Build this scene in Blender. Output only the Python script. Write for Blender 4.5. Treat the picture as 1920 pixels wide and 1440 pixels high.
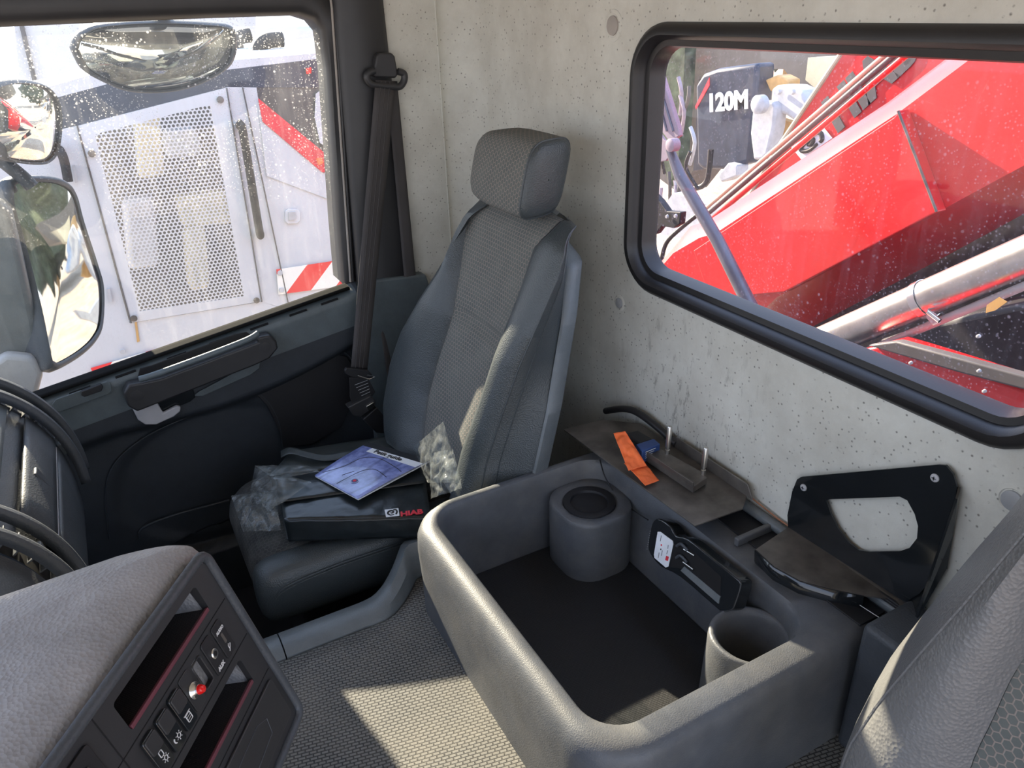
import bpy, bmesh, math, random
from mathutils import Vector, Matrix, noise
random.seed(7)
V = Vector
S = bpy.context.scene
for o in list(bpy.data.objects):
    bpy.data.objects.remove(o)

# ------------------------------------------------------------------ camera
# world axes: +X to the rear of the truck, +Y to the passenger door, +Z up; the lens is the origin
F = 1430.0
def nrm(v): return V(v).normalized()
_dn = nrm((93, 2860, F))
_y = V((80 - 960, 20 - 720, F)).normalized()
_y = (_y - _dn * _dn.dot(_y)).normalized()
_z = -_dn
_x = _y.cross(_z)
def ray(px, py):
    c = V((px - 960, py - 720, F))
    return V((_x.dot(c), _y.dot(c), _z.dot(c))).normalized()
def onX(px, py, X): r = ray(px, py); return r * (X / r.x)
def onY(px, py, Y): r = ray(px, py); return r * (Y / r.y)
def onZ(px, py, Z): r = ray(px, py); return r * (Z / r.z)
def onP(px, py, n, d): r = ray(px, py); return r * (d / r.dot(V(n)))
cam_d = bpy.data.cameras.new('camera')
cam = bpy.data.objects.new('camera', cam_d)
S.collection.objects.link(cam)
right = V((_x.x, _y.x, _z.x)); down = V((_x.y, _y.y, _z.y)); fwd = V((_x.z, _y.z, _z.z))
up = -down; back = -fwd
cam.matrix_world = Matrix(((right.x, up.x, back.x, 0), (right.y, up.y, back.y, 0), (right.z, up.z, back.z, 0), (0, 0, 0, 1)))
cam_d.sensor_width = 36
cam_d.lens = 36 * F / 1920
cam_d.clip_start = 0.02
S.camera = cam

# ------------------------------------------------------------------ light
sun_d = bpy.data.lights.new('sun', 'SUN')
sun_d.energy = 12
sun_d.color = (1.0, 0.86, 0.66)
sun_d.angle = math.radians(0.53)
sun = bpy.data.objects.new('sun', sun_d)
S.collection.objects.link(sun)
sun.rotation_euler = V((0.155, -1.0, -0.405)).to_track_quat('-Z', 'Y').to_euler()
W = bpy.data.worlds.new('sky')
S.world = W
W.use_nodes = True
wn = W.node_tree.nodes; wl = W.node_tree.links
wn.clear()
wo = wn.new('ShaderNodeOutputWorld'); wb = wn.new('ShaderNodeBackground')
tc = wn.new('ShaderNodeTexCoord'); sp = wn.new('ShaderNodeSeparateXYZ'); cr = wn.new('ShaderNodeValToRGB')
wl.new(tc.outputs['Generated'], sp.inputs[0]); wl.new(sp.outputs['Z'], cr.inputs[0])
cr.color_ramp.elements[0].position = 0.0; cr.color_ramp.elements[0].color = (0.80, 0.84, 0.92, 1)
cr.color_ramp.elements[1].position = 0.6; cr.color_ramp.elements[1].color = (0.50, 0.66, 1.0, 1)
wl.new(cr.outputs[0], wb.inputs[0]); wb.inputs[1].default_value = 1.75
wl.new(wb.outputs[0], wo.inputs[0])
S.view_settings.view_transform = 'Standard'
S.view_settings.look = 'None'
S.view_settings.gamma = 1
S.view_settings.use_curve_mapping = False
S.view_settings.exposure = 0.70
S.cycles.max_bounces = 10
S.cycles.diffuse_bounces = 6
S.cycles.transparent_max_bounces = 24

# ------------------------------------------------------------------ materials
class NT:
    def __init__(s, name):
        s.m = bpy.data.materials.new(name); s.m.use_nodes = True
        s.t = s.m.node_tree; s.t.nodes.clear()
        s.out = s.t.nodes.new('ShaderNodeOutputMaterial')
    def n(s, kind, **kw):
        nd = s.t.nodes.new('ShaderNode' + kind)
        for k, v in kw.items(): setattr(nd, k, v)
        return nd
    def l(s, a, b): s.t.links.new(a, b)
    def val(s, sock, v):
        if hasattr(v, 'is_linked') or hasattr(v, 'links'): s.l(v, sock)
        else: sock.default_value = v
    def math(s, op, a, b=0.0, c=None):
        nd = s.n('Math', operation=op); s.val(nd.inputs[0], a); s.val(nd.inputs[1], b)
        if c is not None: s.val(nd.inputs[2], c)
        return nd.outputs[0]
    def vmath(s, op, a, b=(0, 0, 0)):
        nd = s.n('VectorMath', operation=op); s.val(nd.inputs[0], a); s.val(nd.inputs[1], b)
        return nd
    def coord(s, kind='Object', scale=(1, 1, 1), rot=(0, 0, 0), loc=(0, 0, 0)):
        c = s.n('TexCoord'); mp = s.n('Mapping')
        s.l(c.outputs[kind], mp.inputs[0]); mp.inputs['Scale'].default_value = scale
        mp.inputs['Rotation'].default_value = rot; mp.inputs['Location'].default_value = loc
        return mp.outputs[0]
    def noise(s, vec, scale, detail=4, rough=0.55):
        nd = s.n('TexNoise'); s.l(vec, nd.inputs['Vector']); nd.inputs['Scale'].default_value = scale
        nd.inputs['Detail'].default_value = detail; nd.inputs['Roughness'].default_value = rough
        return nd.outputs[0]
    def ramp(s, fac, p0, p1, c0=(0, 0, 0, 1), c1=(1, 1, 1, 1)):
        nd = s.n('ValToRGB'); s.l(fac, nd.inputs[0])
        e = nd.color_ramp.elements; e[0].position = p0; e[1].position = p1; e[0].color = c0; e[1].color = c1
        return nd.outputs[0]
    def mix(s, fac, a, b, blend='MIX'):
        nd = s.n('Mix', data_type='RGBA', blend_type=blend); s.val(nd.inputs[0], fac); s.val(nd.inputs[6], a); s.val(nd.inputs[7], b)
        return nd.outputs[2]
    def bsdf(s, col, rough=0.5, metal=0.0, bump=None, bstr=0.3, bdist=0.001, spec=0.5, coat=0.0):
        b = s.n('BsdfPrincipled'); s.val(b.inputs['Base Color'], col); s.val(b.inputs['Roughness'], rough)
        s.val(b.inputs['Metallic'], metal); b.inputs['Specular IOR Level'].default_value = spec
        b.inputs['Coat Weight'].default_value = coat
        if bump is not None:
            bp = s.n('Bump'); bp.inputs['Strength'].default_value = bstr; bp.inputs['Distance'].default_value = bdist
            s.l(bump, bp.inputs['Height']); s.l(bp.outputs[0], b.inputs['Normal'])
        return b.outputs[0]
    def fin(s, sh): s.l(sh, s.out.inputs[0]); return s.m
    def lattice(s, uv, size):
        """hexagonal lattice: returns (distance to the nearest centre, hexagonal distance) in cells"""
        p = s.vmath('SCALE', uv); p.inputs[3].default_value = 1.0 / size
        p = p.outputs[0]; r = (1.0, 1.7320508, 1.0)
        def wrap(off):
            q = s.vmath('ADD', p, off).outputs[0]
            d = s.vmath('DIVIDE', q, r).outputs[0]; f = s.vmath('FRACTION', d).outputs[0]
            f = s.vmath('SUBTRACT', f, (0.5, 0.5, 0.0)).outputs[0]
            return s.vmath('MULTIPLY', s.vmath('MULTIPLY', f, r).outputs[0], (1, 1, 0)).outputs[0]
        a = wrap((100.0, 173.20508, 0)); b = wrap((100.5, 174.0711, 0))
        la = s.vmath('LENGTH', a).outputs[1]; lb = s.vmath('LENGTH', b).outputs[1]
        dist = s.math('MINIMUM', la, lb)
        def hexd(v):
            v = s.vmath('ABSOLUTE', v).outputs[0]; x = s.n('SeparateXYZ'); s.l(v, x.inputs[0])
            k = s.math('ADD', s.math('MULTIPLY', x.outputs[0], 0.5), s.math('MULTIPLY', x.outputs[1], 0.8660254))
            return s.math('MAXIMUM', x.outputs[0], k)
        hx = s.math('MINIMUM', hexd(a), hexd(b))
        return dist, hx

def c3(c): return (c[0], c[1], c[2], 1)
def plain(name, col, rough=0.5, metal=0.0, var=0.15, vscale=9, bump=0.25, bscale=900, bdist=0.0004, spec=0.5, coat=0.0):
    t = NT(name); co = t.coord()
    nz = t.ramp(t.noise(co, vscale, 5), 0.3, 0.7)
    c = t.mix(nz, c3([x * (1 - var) for x in col]), c3([min(1, x * (1 + var)) for x in col]))
    bm_ = t.noise(co, bscale, 2) if bump else None
    return t.fin(t.bsdf(c, rough, metal, bm_, bump, bdist, spec, coat))
def grained(name, col, rough=0.5, scale=260, bstr=0.5, var=0.12, dist=0.0008, dust=0.0):
    t = NT(name); co = t.coord()
    v = t.n('TexVoronoi', feature='F1'); t.l(co, v.inputs['Vector']); v.inputs['Scale'].default_value = scale
    nz = t.noise(co, 14, 6, 0.65)
    c = t.mix(t.ramp(nz, 0.35, 0.7), c3([x * (1 - var) for x in col]), c3([x * (1 + var) for x in col]))
    if dust:
        dn = t.ramp(t.noise(co, 5, 8, 0.7), 0.45, 0.75)
        c = t.mix(t.math('MULTIPLY', dn, dust), c, (0.30, 0.27, 0.22, 1))
    return t.fin(t.bsdf(c, rough, 0, v.outputs['Distance'], bstr, dist))
def hexcloth(name, col, line, size=0.0125):
    t = NT(name); uv = t.coord('UV')
    d, hx = t.lattice(uv, size)
    edge = t.ramp(hx, 0.40, 0.47)
    fine = t.noise(uv, 1500, 2)
    c = t.mix(edge, c3(col), c3(line))
    c = t.mix(t.ramp(t.noise(uv, 12, 5), 0.35, 0.7), c, t.mix(0.35, c, (0.2, 0.2, 0.18, 1)))
    h = t.math('ADD', t.math('MULTIPLY', edge, -0.7), t.math('MULTIPLY', fine, 0.35))
    return t.fin(t.bsdf(c, 0.9, 0, h, 0.45, 0.0012, 0.25))
def weave(name, col, line, rot=0.0, s=0.011, rough=0.6, dust=0.0):
    t = NT(name); co = t.coord('Object', rot=(0, 0, rot))
    b = t.n('TexBrick'); t.l(co, b.inputs['Vector'])
    b.inputs['Scale'].default_value = 1.0; b.inputs['Brick Width'].default_value = s; b.inputs['Row Height'].default_value = s * 0.5
    b.inputs['Mortar Size'].default_value = s * 0.11; b.inputs['Mortar Smooth'].default_value = 0.5
    b.inputs['Color1'].default_value = c3(col); b.inputs['Color2'].default_value = c3([x * 0.85 for x in col]); b.inputs['Mortar'].default_value = c3(line)
    c = b.outputs['Color']
    if dust:
        c = t.mix(t.math('MULTIPLY', t.ramp(t.noise(co, 6, 8, 0.7), 0.4, 0.75), dust), c, (0.33, 0.29, 0.23, 1))
    h = t.math('SUBTRACT', 1.0, b.outputs['Fac'])
    return t.fin(t.bsdf(c, rough, 0, h, 0.9, 0.0015))

M = {}
M['plastic'] = grained('charcoal_plastic', (0.055, 0.062, 0.072), 0.5)
M['plastic_lit'] = grained('lit_dash_plastic', (0.30, 0.30, 0.31), 0.42, 240, 0.7, 0.15, 0.0012, 0.12)  # base grey lifted to stand in for windscreen light on the hump
M['tray'] = grained('grey_tray_plastic', (0.088, 0.094, 0.104), 0.5, 420, 0.35, 0.15, 0.0008, 0.25)
M['trim'] = grained('blue_grey_trim', (0.130, 0.148, 0.158), 0.42, 300, 0.4, 0.12, 0.0008, 0.1)
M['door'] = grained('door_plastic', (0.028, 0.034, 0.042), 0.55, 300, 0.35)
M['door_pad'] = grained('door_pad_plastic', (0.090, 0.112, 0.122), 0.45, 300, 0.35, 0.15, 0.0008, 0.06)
M['black'] = plain('matt_black', (0.012, 0.012, 0.014), 0.55, bump=0.2)
M['void'] = plain('recess_black', (0.004, 0.004, 0.005), 0.9, bump=0)  # near-black paints in the shade inside slots, sockets and vent openings
M['gloss_black'] = plain('gloss_black', (0.012, 0.014, 0.016), 0.12, bump=0, coat=0.3)
M['bezel'] = plain('bezel_black', (0.028, 0.028, 0.030), 0.45, bump=0.2)
M['rubber'] = plain('rubber', (0.018, 0.017, 0.018), 0.42, bump=0.3, bscale=400)
M['seal'] = plain('matt_seal', (0.010, 0.010, 0.010), 0.95, bump=0, spec=0.08)
M['leather'] = grained('black_leather', (0.050, 0.059, 0.063), 0.38, 330, 0.7, 0.08, 0.0009)
M['leather_grey'] = grained('grey_leather', (0.15, 0.15, 0.15), 0.36, 210, 0.75, 0.08, 0.0013)
M['cloth'] = hexcloth('hex_cloth', (0.105, 0.115, 0.110), (0.25, 0.21, 0.185))
M['cloth_dark'] = hexcloth('hex_cloth_dark', (0.026, 0.028, 0.030), (0.06, 0.06, 0.06))
M['mat'] = weave('woven_mat', (0.175, 0.172, 0.158), (0.025, 0.025, 0.025), 0.2, 0.0145, 0.6, 0.25)
M['tray_mat'] = weave('black_tray_mat', (0.022, 0.022, 0.024), (0.008, 0.008, 0.009), 0.15, 0.0075, 0.6, 0.0)
M['slot_mat'] = weave('slot_mat', (0.022, 0.016, 0.018), (0.004, 0.003, 0.003), 0.3, 0.006)
M['belt'] = plain('belt_webbing', (0.055, 0.050, 0.050), 0.75, bump=0.4, bscale=1200)
M['chrome'] = plain('bright_metal', (0.75, 0.74, 0.72), 0.22, 1.0, 0.05, bump=0)
M['steel'] = plain('worn_steel', (0.15, 0.135, 0.12), 0.42, 0.5, 0.45, 14, 0.3, 300)
M['bright_steel'] = plain('bright_steel', (0.62, 0.60, 0.56), 0.30, 1.0, 0.15, 20, 0)
M['lever'] = plain('light_grey_lever', (0.42, 0.42, 0.44), 0.45)
M['slot_edge'] = plain('maroon_edge', (0.13, 0.035, 0.05), 0.5)
M['orange'] = plain('orange_cloth', (0.95, 0.17, 0.04), 0.6, var=0.12, vscale=30, bump=0.6, bscale=120, bdist=0.002)
M['paper'] = plain('white_print', (0.75, 0.78, 0.82), 0.6, bump=0)
M['print'] = plain('white_marking', (0.62, 0.62, 0.62), 0.6, bump=0, var=0.05)
M['ink'] = plain('black_print', (0.01, 0.01, 0.012), 0.6, bump=0)
M['redprint'] = plain('red_print', (0.65, 0.03, 0.05), 0.5, bump=0)
M['blueprint'] = plain('blue_box', (0.03, 0.07, 0.22), 0.5, bump=0)
M['redglass'] = plain('red_lens', (0.8, 0.01, 0.01), 0.15, bump=0, coat=0.6)
M['binder'] = plain('black_binder', (0.014, 0.018, 0.020), 0.28, var=0.3, vscale=30, bump=0.5, bscale=60, bdist=0.001)
M['folder'] = plain('black_folder', (0.035, 0.042, 0.042), 0.45, var=0.25, vscale=20, bump=0.35, bscale=90, bdist=0.001)
M['white_paint'] = plain('white_machine_paint', (0.54, 0.545, 0.57), 0.4, var=0.05, vscale=3, bump=0)
M['cream_paint'] = plain('cream_paint', (0.50, 0.46, 0.33), 0.5, var=0.08, bump=0)
M['dark_blue'] = plain('navy_machine_band', (0.035, 0.045, 0.07), 0.35, var=0.2, bump=0)
M['grey_brown'] = plain('dark_grey_paint', (0.085, 0.080, 0.080), 0.5, var=0.15, bump=0)
M['red_paint'] = None
M['grey_hyd'] = plain('grey_machine_paint', (0.40, 0.42, 0.46), 0.5, var=0.15, vscale=12, bump=0)
M['lilac'] = plain('pale_steel_beam', (0.30, 0.25, 0.30), 0.6, var=0.2, vscale=10, bump=0)
M['strut'] = plain('blue_grey_strut', (0.13, 0.13, 0.16), 0.35, 0.3, var=0.15, bump=0)
M['yellow'] = plain('cat_yellow', (0.55, 0.33, 0.12), 0.5, var=0.2, bump=0)
M['asphalt'] = plain('foliage_dark', (0.06, 0.08, 0.05), 0.9, var=0.6, vscale=6, bump=0)

def red_mat():
    t = NT('red_crane_paint'); co = t.coord()
    v = t.n('TexVoronoi', feature='DISTANCE_TO_EDGE'); t.l(co, v.inputs['Vector']); v.inputs['Scale'].default_value = 7
    nz = t.noise(co, 3, 6, 0.7)
    crack = t.math('MULTIPLY', t.ramp(v.outputs['Distance'], 0.004, 0.012, (1, 1, 1, 1), (0, 0, 0, 1)), t.ramp(nz, 0.55, 0.62))
    c = t.mix(t.ramp(nz, 0.3, 0.7), (0.56, 0.008, 0.010, 1), (0.66, 0.014, 0.015, 1))
    c = t.mix(t.math('MULTIPLY', crack, 0.25), c, (0.85, 0.2, 0.15, 1))
    chip = t.ramp(t.noise(co, 60, 2), 0.76, 0.78)
    c = t.mix(t.math('MULTIPLY', chip, 0.5), c, (0.2, 0.02, 0.02, 1))
    return t.fin(t.bsdf(c, 0.33, 0, None, 0, 0, 0.5, 0.2))
M['red_paint'] = red_mat()
def liner_mat():
    t = NT('felt_liner'); co = t.coord()
    v = t.n('TexVoronoi', feature='F1'); v.inputs['Scale'].default_value = 72; v.inputs['Randomness'].default_value = 0.75
    d2 = t.mix(0.03, co, t.n('TexNoise').outputs[1])
    t.l(co, v.inputs['Vector'])
    tick = t.ramp(v.outputs['Distance'], 0.08, 0.20, (1, 1, 1, 1), (0, 0, 0, 1))
    tick = t.math('MULTIPLY', tick, t.ramp(t.noise(co, 120, 2), 0.36, 0.52))
    base = t.mix(t.ramp(t.noise(co, 3.5, 8, 0.7), 0.3, 0.72), (0.49, 0.475, 0.42, 1), (0.70, 0.70, 0.64, 1))
    c = t.mix(t.math('MULTIPLY', tick, 0.75), base, (0.12, 0.11, 0.10, 1))
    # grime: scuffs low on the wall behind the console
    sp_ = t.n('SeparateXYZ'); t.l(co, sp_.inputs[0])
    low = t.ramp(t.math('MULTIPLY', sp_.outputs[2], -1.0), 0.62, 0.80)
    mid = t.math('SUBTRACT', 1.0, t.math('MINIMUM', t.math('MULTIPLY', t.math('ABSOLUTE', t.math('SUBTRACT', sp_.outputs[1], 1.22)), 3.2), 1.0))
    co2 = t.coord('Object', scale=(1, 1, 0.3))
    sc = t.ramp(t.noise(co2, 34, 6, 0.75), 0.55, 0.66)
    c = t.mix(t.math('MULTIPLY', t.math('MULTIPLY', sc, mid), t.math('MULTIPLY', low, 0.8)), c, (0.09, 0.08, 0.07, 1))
    sc2 = t.ramp(t.noise(t.coord('Object', scale=(1, 1, 1.6), loc=(3, 1, 2)), 16, 8, 0.75), 0.64, 0.72)
    c = t.mix(t.math('MULTIPLY', sc2, 0.35), c, (0.16, 0.13, 0.11, 1))
    h = t.math('ADD', t.math('MULTIPLY', t.noise(co, 500, 3), 0.5), t.math('MULTIPLY', tick, -0.6))
    return t.fin(t.bsdf(c, 0.95, 0, h, 0.5, 0.0015, 0.2))
M['liner'] = liner_mat()
def ground_mat():
    t = NT('sandy_ground'); co = t.coord()
    c = t.mix(t.ramp(t.noise(co, 1.5, 10, 0.75), 0.35, 0.65), (0.40, 0.29, 0.20, 1), (0.62, 0.49, 0.37, 1))
    c = t.mix(t.ramp(t.noise(co, 25, 4, 0.7), 0.56, 0.62), c, (0.16, 0.11, 0.09, 1))
    return t.fin(t.bsdf(c, 0.95))
M['ground'] = ground_mat()
def glass_mat(name, dust_col, dust, spots, tint=(1, 1, 1), band=False, streak=False, gloss=0.04):
    t = NT(name); co = t.coord()
    tr = t.n('BsdfTransparent'); tr.inputs[0].default_value = c3(tint)
    gl = t.n('BsdfGlossy'); gl.inputs['Roughness'].default_value = 0.03
    df = t.n('BsdfDiffuse'); df.inputs[0].default_value = c3(dust_col)
    tl = t.n('BsdfTranslucent'); tl.inputs[0].default_value = c3(dust_col)
    ad = t.n('MixShader'); ad.inputs[0].default_value = 0.5; t.l(df.outputs[0], ad.inputs[1]); t.l(tl.outputs[0], ad.inputs[2])
    v = t.n('TexVoronoi', feature='F1'); v.inputs['Scale'].default_value = 75; t.l(co, v.inputs['Vector'])
    v2 = t.n('TexVoronoi', feature='F1'); v2.inputs['Scale'].default_value = 160; t.l(co, v2.inputs['Vector'])
    big = t.math('MULTIPLY', t.ramp(v.outputs['Distance'], 0.12, 0.26, (1, 1, 1, 1), (0, 0, 0, 1)), t.ramp(t.noise(co, 9, 4), 0.5, 0.6))
    sm = t.math('MULTIPLY', t.ramp(v2.outputs['Distance'], 0.16, 0.30, (1, 1, 1, 1), (0, 0, 0, 1)), t.ramp(t.noise(co, 6, 5), 0.40, 0.52))
    sm = t.math('MULTIPLY', sm, 0.7)
    sp_ = t.math('MULTIPLY', t.math('MAXIMUM', big, sm), spots)
    if band:
        s3 = t.n('SeparateXYZ'); t.l(co, s3.inputs[0])
        k = t.ramp(t.math('ADD', s3.outputs[2], 1.0), 0.45, 0.85)
        sp_ = t.math('MULTIPLY', sp_, t.math('ADD', t.math('MULTIPLY', k, 0.9), 0.1))
    hz = t.ramp(t.noise(co, 5, 7, 0.7), 0.25, 0.8)
    hz = t.math('MULTIPLY', hz, dust)
    if streak:
        st = t.ramp(t.noise(t.coord('Object', scale=(60, 60, 4)), 1.0, 4), 0.5, 0.75)
        hz = t.math('ADD', hz, t.math('MULTIPLY', st, dust * 0.8))
    fac = t.math('MINIMUM', t.math('ADD', hz, sp_), 0.95)
    m1 = t.n('MixShader'); t.l(fac, m1.inputs[0]); t.l(tr.outputs[0], m1.inputs[1]); t.l(ad.outputs[0], m1.inputs[2])
    m2 = t.n('MixShader'); m2.inputs[0].default_value = gloss; t.l(m1.outputs[0], m2.inputs[1]); t.l(gl.outputs[0], m2.inputs[2])
    return t.fin(m2.outputs[0])
M['door_glass'] = glass_mat('door_glass', (0.85, 0.86, 0.84), 0.07, 0.75, (0.97, 1, 0.98), band=True, streak=True)
M['rear_glass'] = glass_mat('rear_glass', (0.80, 0.72, 0.84), 0.055, 0.25, (1, 0.97, 0.98), streak=True)
def bag_mat():
    t = NT('clear_polythene'); co = t.coord()
    tr = t.n('BsdfTransparent'); tr.inputs[0].default_value = (0.90, 0.93, 0.93, 1)
    b = t.bsdf((0.28, 0.30, 0.30, 1), 0.14, 0, t.noise(co, 28, 3), 0.8, 0.008, 0.9)
    m = t.n('MixShader'); t.l(t.math('ADD', t.math('MULTIPLY', t.ramp(t.noise(co, 26, 4), 0.42, 0.68), 0.30), 0.16), m.inputs[0])
    t.l(tr.outputs[0], m.inputs[1]); t.l(b, m.inputs[2])
    return t.fin(m.outputs[0])
M['bag'] = bag_mat()
def perf_mat():
    t = NT('perforated_white_sheet'); co = t.coord('UV')
    d, hx = t.lattice(co, 0.0215)
    hole = t.math('LESS_THAN', d, 0.345)
    sh = t.bsdf(c3((0.54, 0.545, 0.57)), 0.4)
    tr = t.n('BsdfTransparent'); m = t.n('MixShader')
    t.l(hole, m.inputs[0]); t.l(sh, m.inputs[1]); t.l(tr.outputs[0], m.inputs[2])
    return t.fin(m.outputs[0])
M['perf'] = perf_mat()
def stripe_mat(name='red_white_hazard', w=0.16):
    t = NT(name); co = t.coord('UV'); s = t.n('SeparateXYZ'); t.l(co, s.inputs[0])
    f = t.math('FRACT', t.math('DIVIDE', t.math('SUBTRACT', s.outputs[0], s.outputs[1]), w * 2))
    c = t.mix(t.math('GREATER_THAN', f, 0.5), (0.80, 0.78, 0.72, 1), (0.75, 0.03, 0.03, 1))
    return t.fin(t.bsdf(c, 0.4))
M['hazard'] = stripe_mat()
def cover_mat():
    t = NT('blue_cover_picture'); co = t.coord('UV')
    nz = t.noise(co, 14, 6, 0.65)
    w = t.n('TexWave', wave_type='RINGS'); t.l(co, w.inputs[0]); w.inputs['Scale'].default_value = 5; w.inputs['Distortion'].default_value = 6
    c = t.mix(t.ramp(nz, 0.35, 0.6), (0.10, 0.12, 0.30, 1), (0.30, 0.36, 0.72, 1))
    c = t.mix(t.math('MULTIPLY', t.ramp(w.outputs[1], 0.9, 0.98), 0.35), c, (0.03, 0.03, 0.08, 1))
    return t.fin(t.bsdf(c, 0.22, 0, None, 0, 0, 0.6, 0.5))
M['cover'] = cover_mat()
M['mirror'] = NT('mirror_glass')
M['mirror'] = M['mirror'].fin(M['mirror'].bsdf((0.80, 0.80, 0.76, 1), 0.03, 1.0))
def carbon():
    t = NT('ribbed_black'); co = t.coord()
    w = t.n('TexWave', bands_direction='Z'); t.l(co, w.inputs[0]); w.inputs['Scale'].default_value = 55
    return t.fin(t.bsdf((0.03, 0.03, 0.032, 1), 0.3, 0, w.outputs[1], 0.8, 0.001))
M['ribbed'] = carbon()

# ------------------------------------------------------------------ object helpers
COL = S.collection
def tag(o, label=None, cat=None, group=None, kind=None):
    if label: o['label'] = label
    if cat: o['category'] = cat
    if group: o['group'] = group
    if kind: o['kind'] = kind
    return o
def thing(name, label, cat, loc, group=None, kind=None):
    o = bpy.data.objects.new(name, None); o.empty_display_size = 0.05
    COL.objects.link(o); o.location = V(loc)
    return tag(o, label, cat, group, kind)
def link(name, me, mat, parent=None, smooth=True, bevel=0, seg=3, sub=0, solid=0, label=None, angle=40, wn=False, solid_off=-1):
    o = bpy.data.objects.new(name, me); COL.objects.link(o)
    if mat is not None: me.materials.append(mat)
    if smooth:
        me.polygons.foreach_set('use_smooth', [True] * len(me.polygons))
        try: me.set_sharp_from_angle(angle=math.radians(angle))
        except Exception: pass
    if solid:
        m = o.modifiers.new('s', 'SOLIDIFY'); m.thickness = solid; m.offset = solid_off
    if bevel:
        m = o.modifiers.new('b', 'BEVEL'); m.width = bevel; m.segments = seg; m.limit_method = 'ANGLE'; m.angle_limit = math.radians(35); m.harden_normals = False
    if sub:
        m = o.modifiers.new('u', 'SUBSURF'); m.levels = sub; m.render_levels = sub
    if parent is not None:
        o.parent = parent
        if parent.type == 'EMPTY': o.matrix_parent_inverse = Matrix.Translation(-parent.location)
    if label: o['label'] = label
    return o
def mesh(name, vs, fs, mat, parent=None, uvs=None, **k):
    me = bpy.data.meshes.new(name); me.from_pydata([tuple(v) for v in vs], [], fs)
    if uvs:
        ul = me.uv_layers.new(name='UVMap')
        for lp in me.loops: ul.data[lp.index].uv = uvs[lp.vertex_index]
    bm = bmesh.new(); bm.from_mesh(me); bmesh.ops.recalc_face_normals(bm, faces=bm.faces); bm.to_mesh(me); bm.free()
    me.update()
    return link(name, me, mat, parent, **k)
def grid_data(P, closed_u=False, cap0=False, cap1=False):
    """P: list of rows (lists of points)"""
    R, C = len(P), len(P[0]); vs = [p for r in P for p in r]; fs = []
    for i in range(R - 1):
        for j in range(C if closed_u else C - 1):
            a = i * C + j; b = i * C + (j + 1) % C
            fs.append((a, b, b + C, a + C))
    if cap0: fs.append(tuple(range(C))[::-1])
    if cap1: fs.append(tuple((R - 1) * C + j for j in range(C)))
    return vs, fs
def uv_rows(P):
    out = []; vacc = 0
    for i, r in enumerate(P):
        if i: vacc += (V(P[i][len(r) // 2]) - V(P[i - 1][len(r) // 2])).length
        mid = len(r) // 2; us = [0.0] * len(r)
        for j in range(mid + 1, len(r)): us[j] = us[j - 1] + (V(r[j]) - V(r[j - 1])).length
        for j in range(mid - 1, -1, -1): us[j] = us[j + 1] - (V(r[j]) - V(r[j + 1])).length
        out += [(u, vacc) for u in us]
    return out
def sheet(name, P, mat, parent=None, closed=False, cap0=False, cap1=False, **k):
    vs, fs = grid_data(P, closed, cap0, cap1)
    return mesh(name, vs, fs, mat, parent, uvs=uv_rows(P), **k)
def slab(name, outline, ext, mat, parent=None, **k):
    """closed outline of 3D points pushed along ext"""
    ext = V(ext); n = len(outline)
    vs = [V(p) for p in outline] + [V(p) + ext for p in outline]
    fs = [tuple(range(n))[::-1], tuple(range(n, 2 * n))] + [(i, (i + 1) % n, n + (i + 1) % n, n + i) for i in range(n)]
    return mesh(name, vs, fs, mat, parent, **k)
def rbox(name, c, ax, size, mat, parent=None, bevel=0.004, seg=3, **k):
    """box at centre c with axes ax (three vectors) and full size"""
    c = V(c); a, b, d = [V(x).normalized() * s / 2 for x, s in zip(ax, size)]
    vs = [c + a * i + b * j + d * l for i in (-1, 1) for j in (-1, 1) for l in (-1, 1)]
    fs = [(0, 1, 3, 2), (4, 6, 7, 5), (0, 4, 5, 1), (2, 3, 7, 6), (0, 2, 6, 4), (1, 5, 7, 3)]
    return mesh(name, vs, fs, mat, parent, bevel=bevel, seg=seg, **k)
AX = (V((1, 0, 0)), V((0, 1, 0)), V((0, 0, 1)))
def frame_of(d):
    d = V(d).normalized(); a = V((0, 0, 1)) if abs(d.z) < 0.9 else V((1, 0, 0))
    u = d.cross(a).normalized(); return u, u.cross(d).normalized()
def tube(name, pts, r, mat, parent=None, n=16, caps=True, **k):
    pts = [V(p) for p in pts]; rs = r if isinstance(r, (list, tuple)) else [r] * len(pts)
    rows = []; u = None
    for i, p in enumerate(pts):
        d = (pts[min(i + 1, len(pts) - 1)] - pts[max(i - 1, 0)]).normalized()
        if u is None: u, w = frame_of(d)
        else:
            u = (u - d * u.dot(d)).normalized(); w = u.cross(d)
        rows.append([p + (u * math.cos(2 * math.pi * j / n) + w * math.sin(2 * math.pi * j / n)) * rs[i] for j in range(n)])
    return sheet(name, rows, mat, parent, closed=True, cap0=caps, cap1=caps, **k)
def smooth_path(pts, k=6):
    pts = [V(p) for p in pts]; out = []
    for i in range(len(pts) - 1):
        p0 = pts[max(i - 1, 0)]; p1 = pts[i]; p2 = pts[i + 1]; p3 = pts[min(i + 2, len(pts) - 1)]
        for j in range(k):
            t = j / k
            out.append(0.5 * ((2 * p1) + (p2 - p0) * t + (2 * p0 - 5 * p1 + 4 * p2 - p3) * t * t + (3 * p1 - p0 - 3 * p2 + p3) * t ** 3))
    out.append(pts[-1]); return out
def ribbon(name, pts, wdir, w, th, mat, parent=None, **k):
    """flat strip along pts; wdir a vector or list of vectors"""
    pts = [V(p) for p in pts]; P = []
    for i, p in enumerate(pts):
        wd = V(wdir[i] if isinstance(wdir, list) else wdir).normalized()
        P.append([p + wd * w * (j / 4 - 0.5) for j in range(5)])
    return sheet(name, P, mat, parent, solid=th, solid_off=0, **k)
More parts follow.
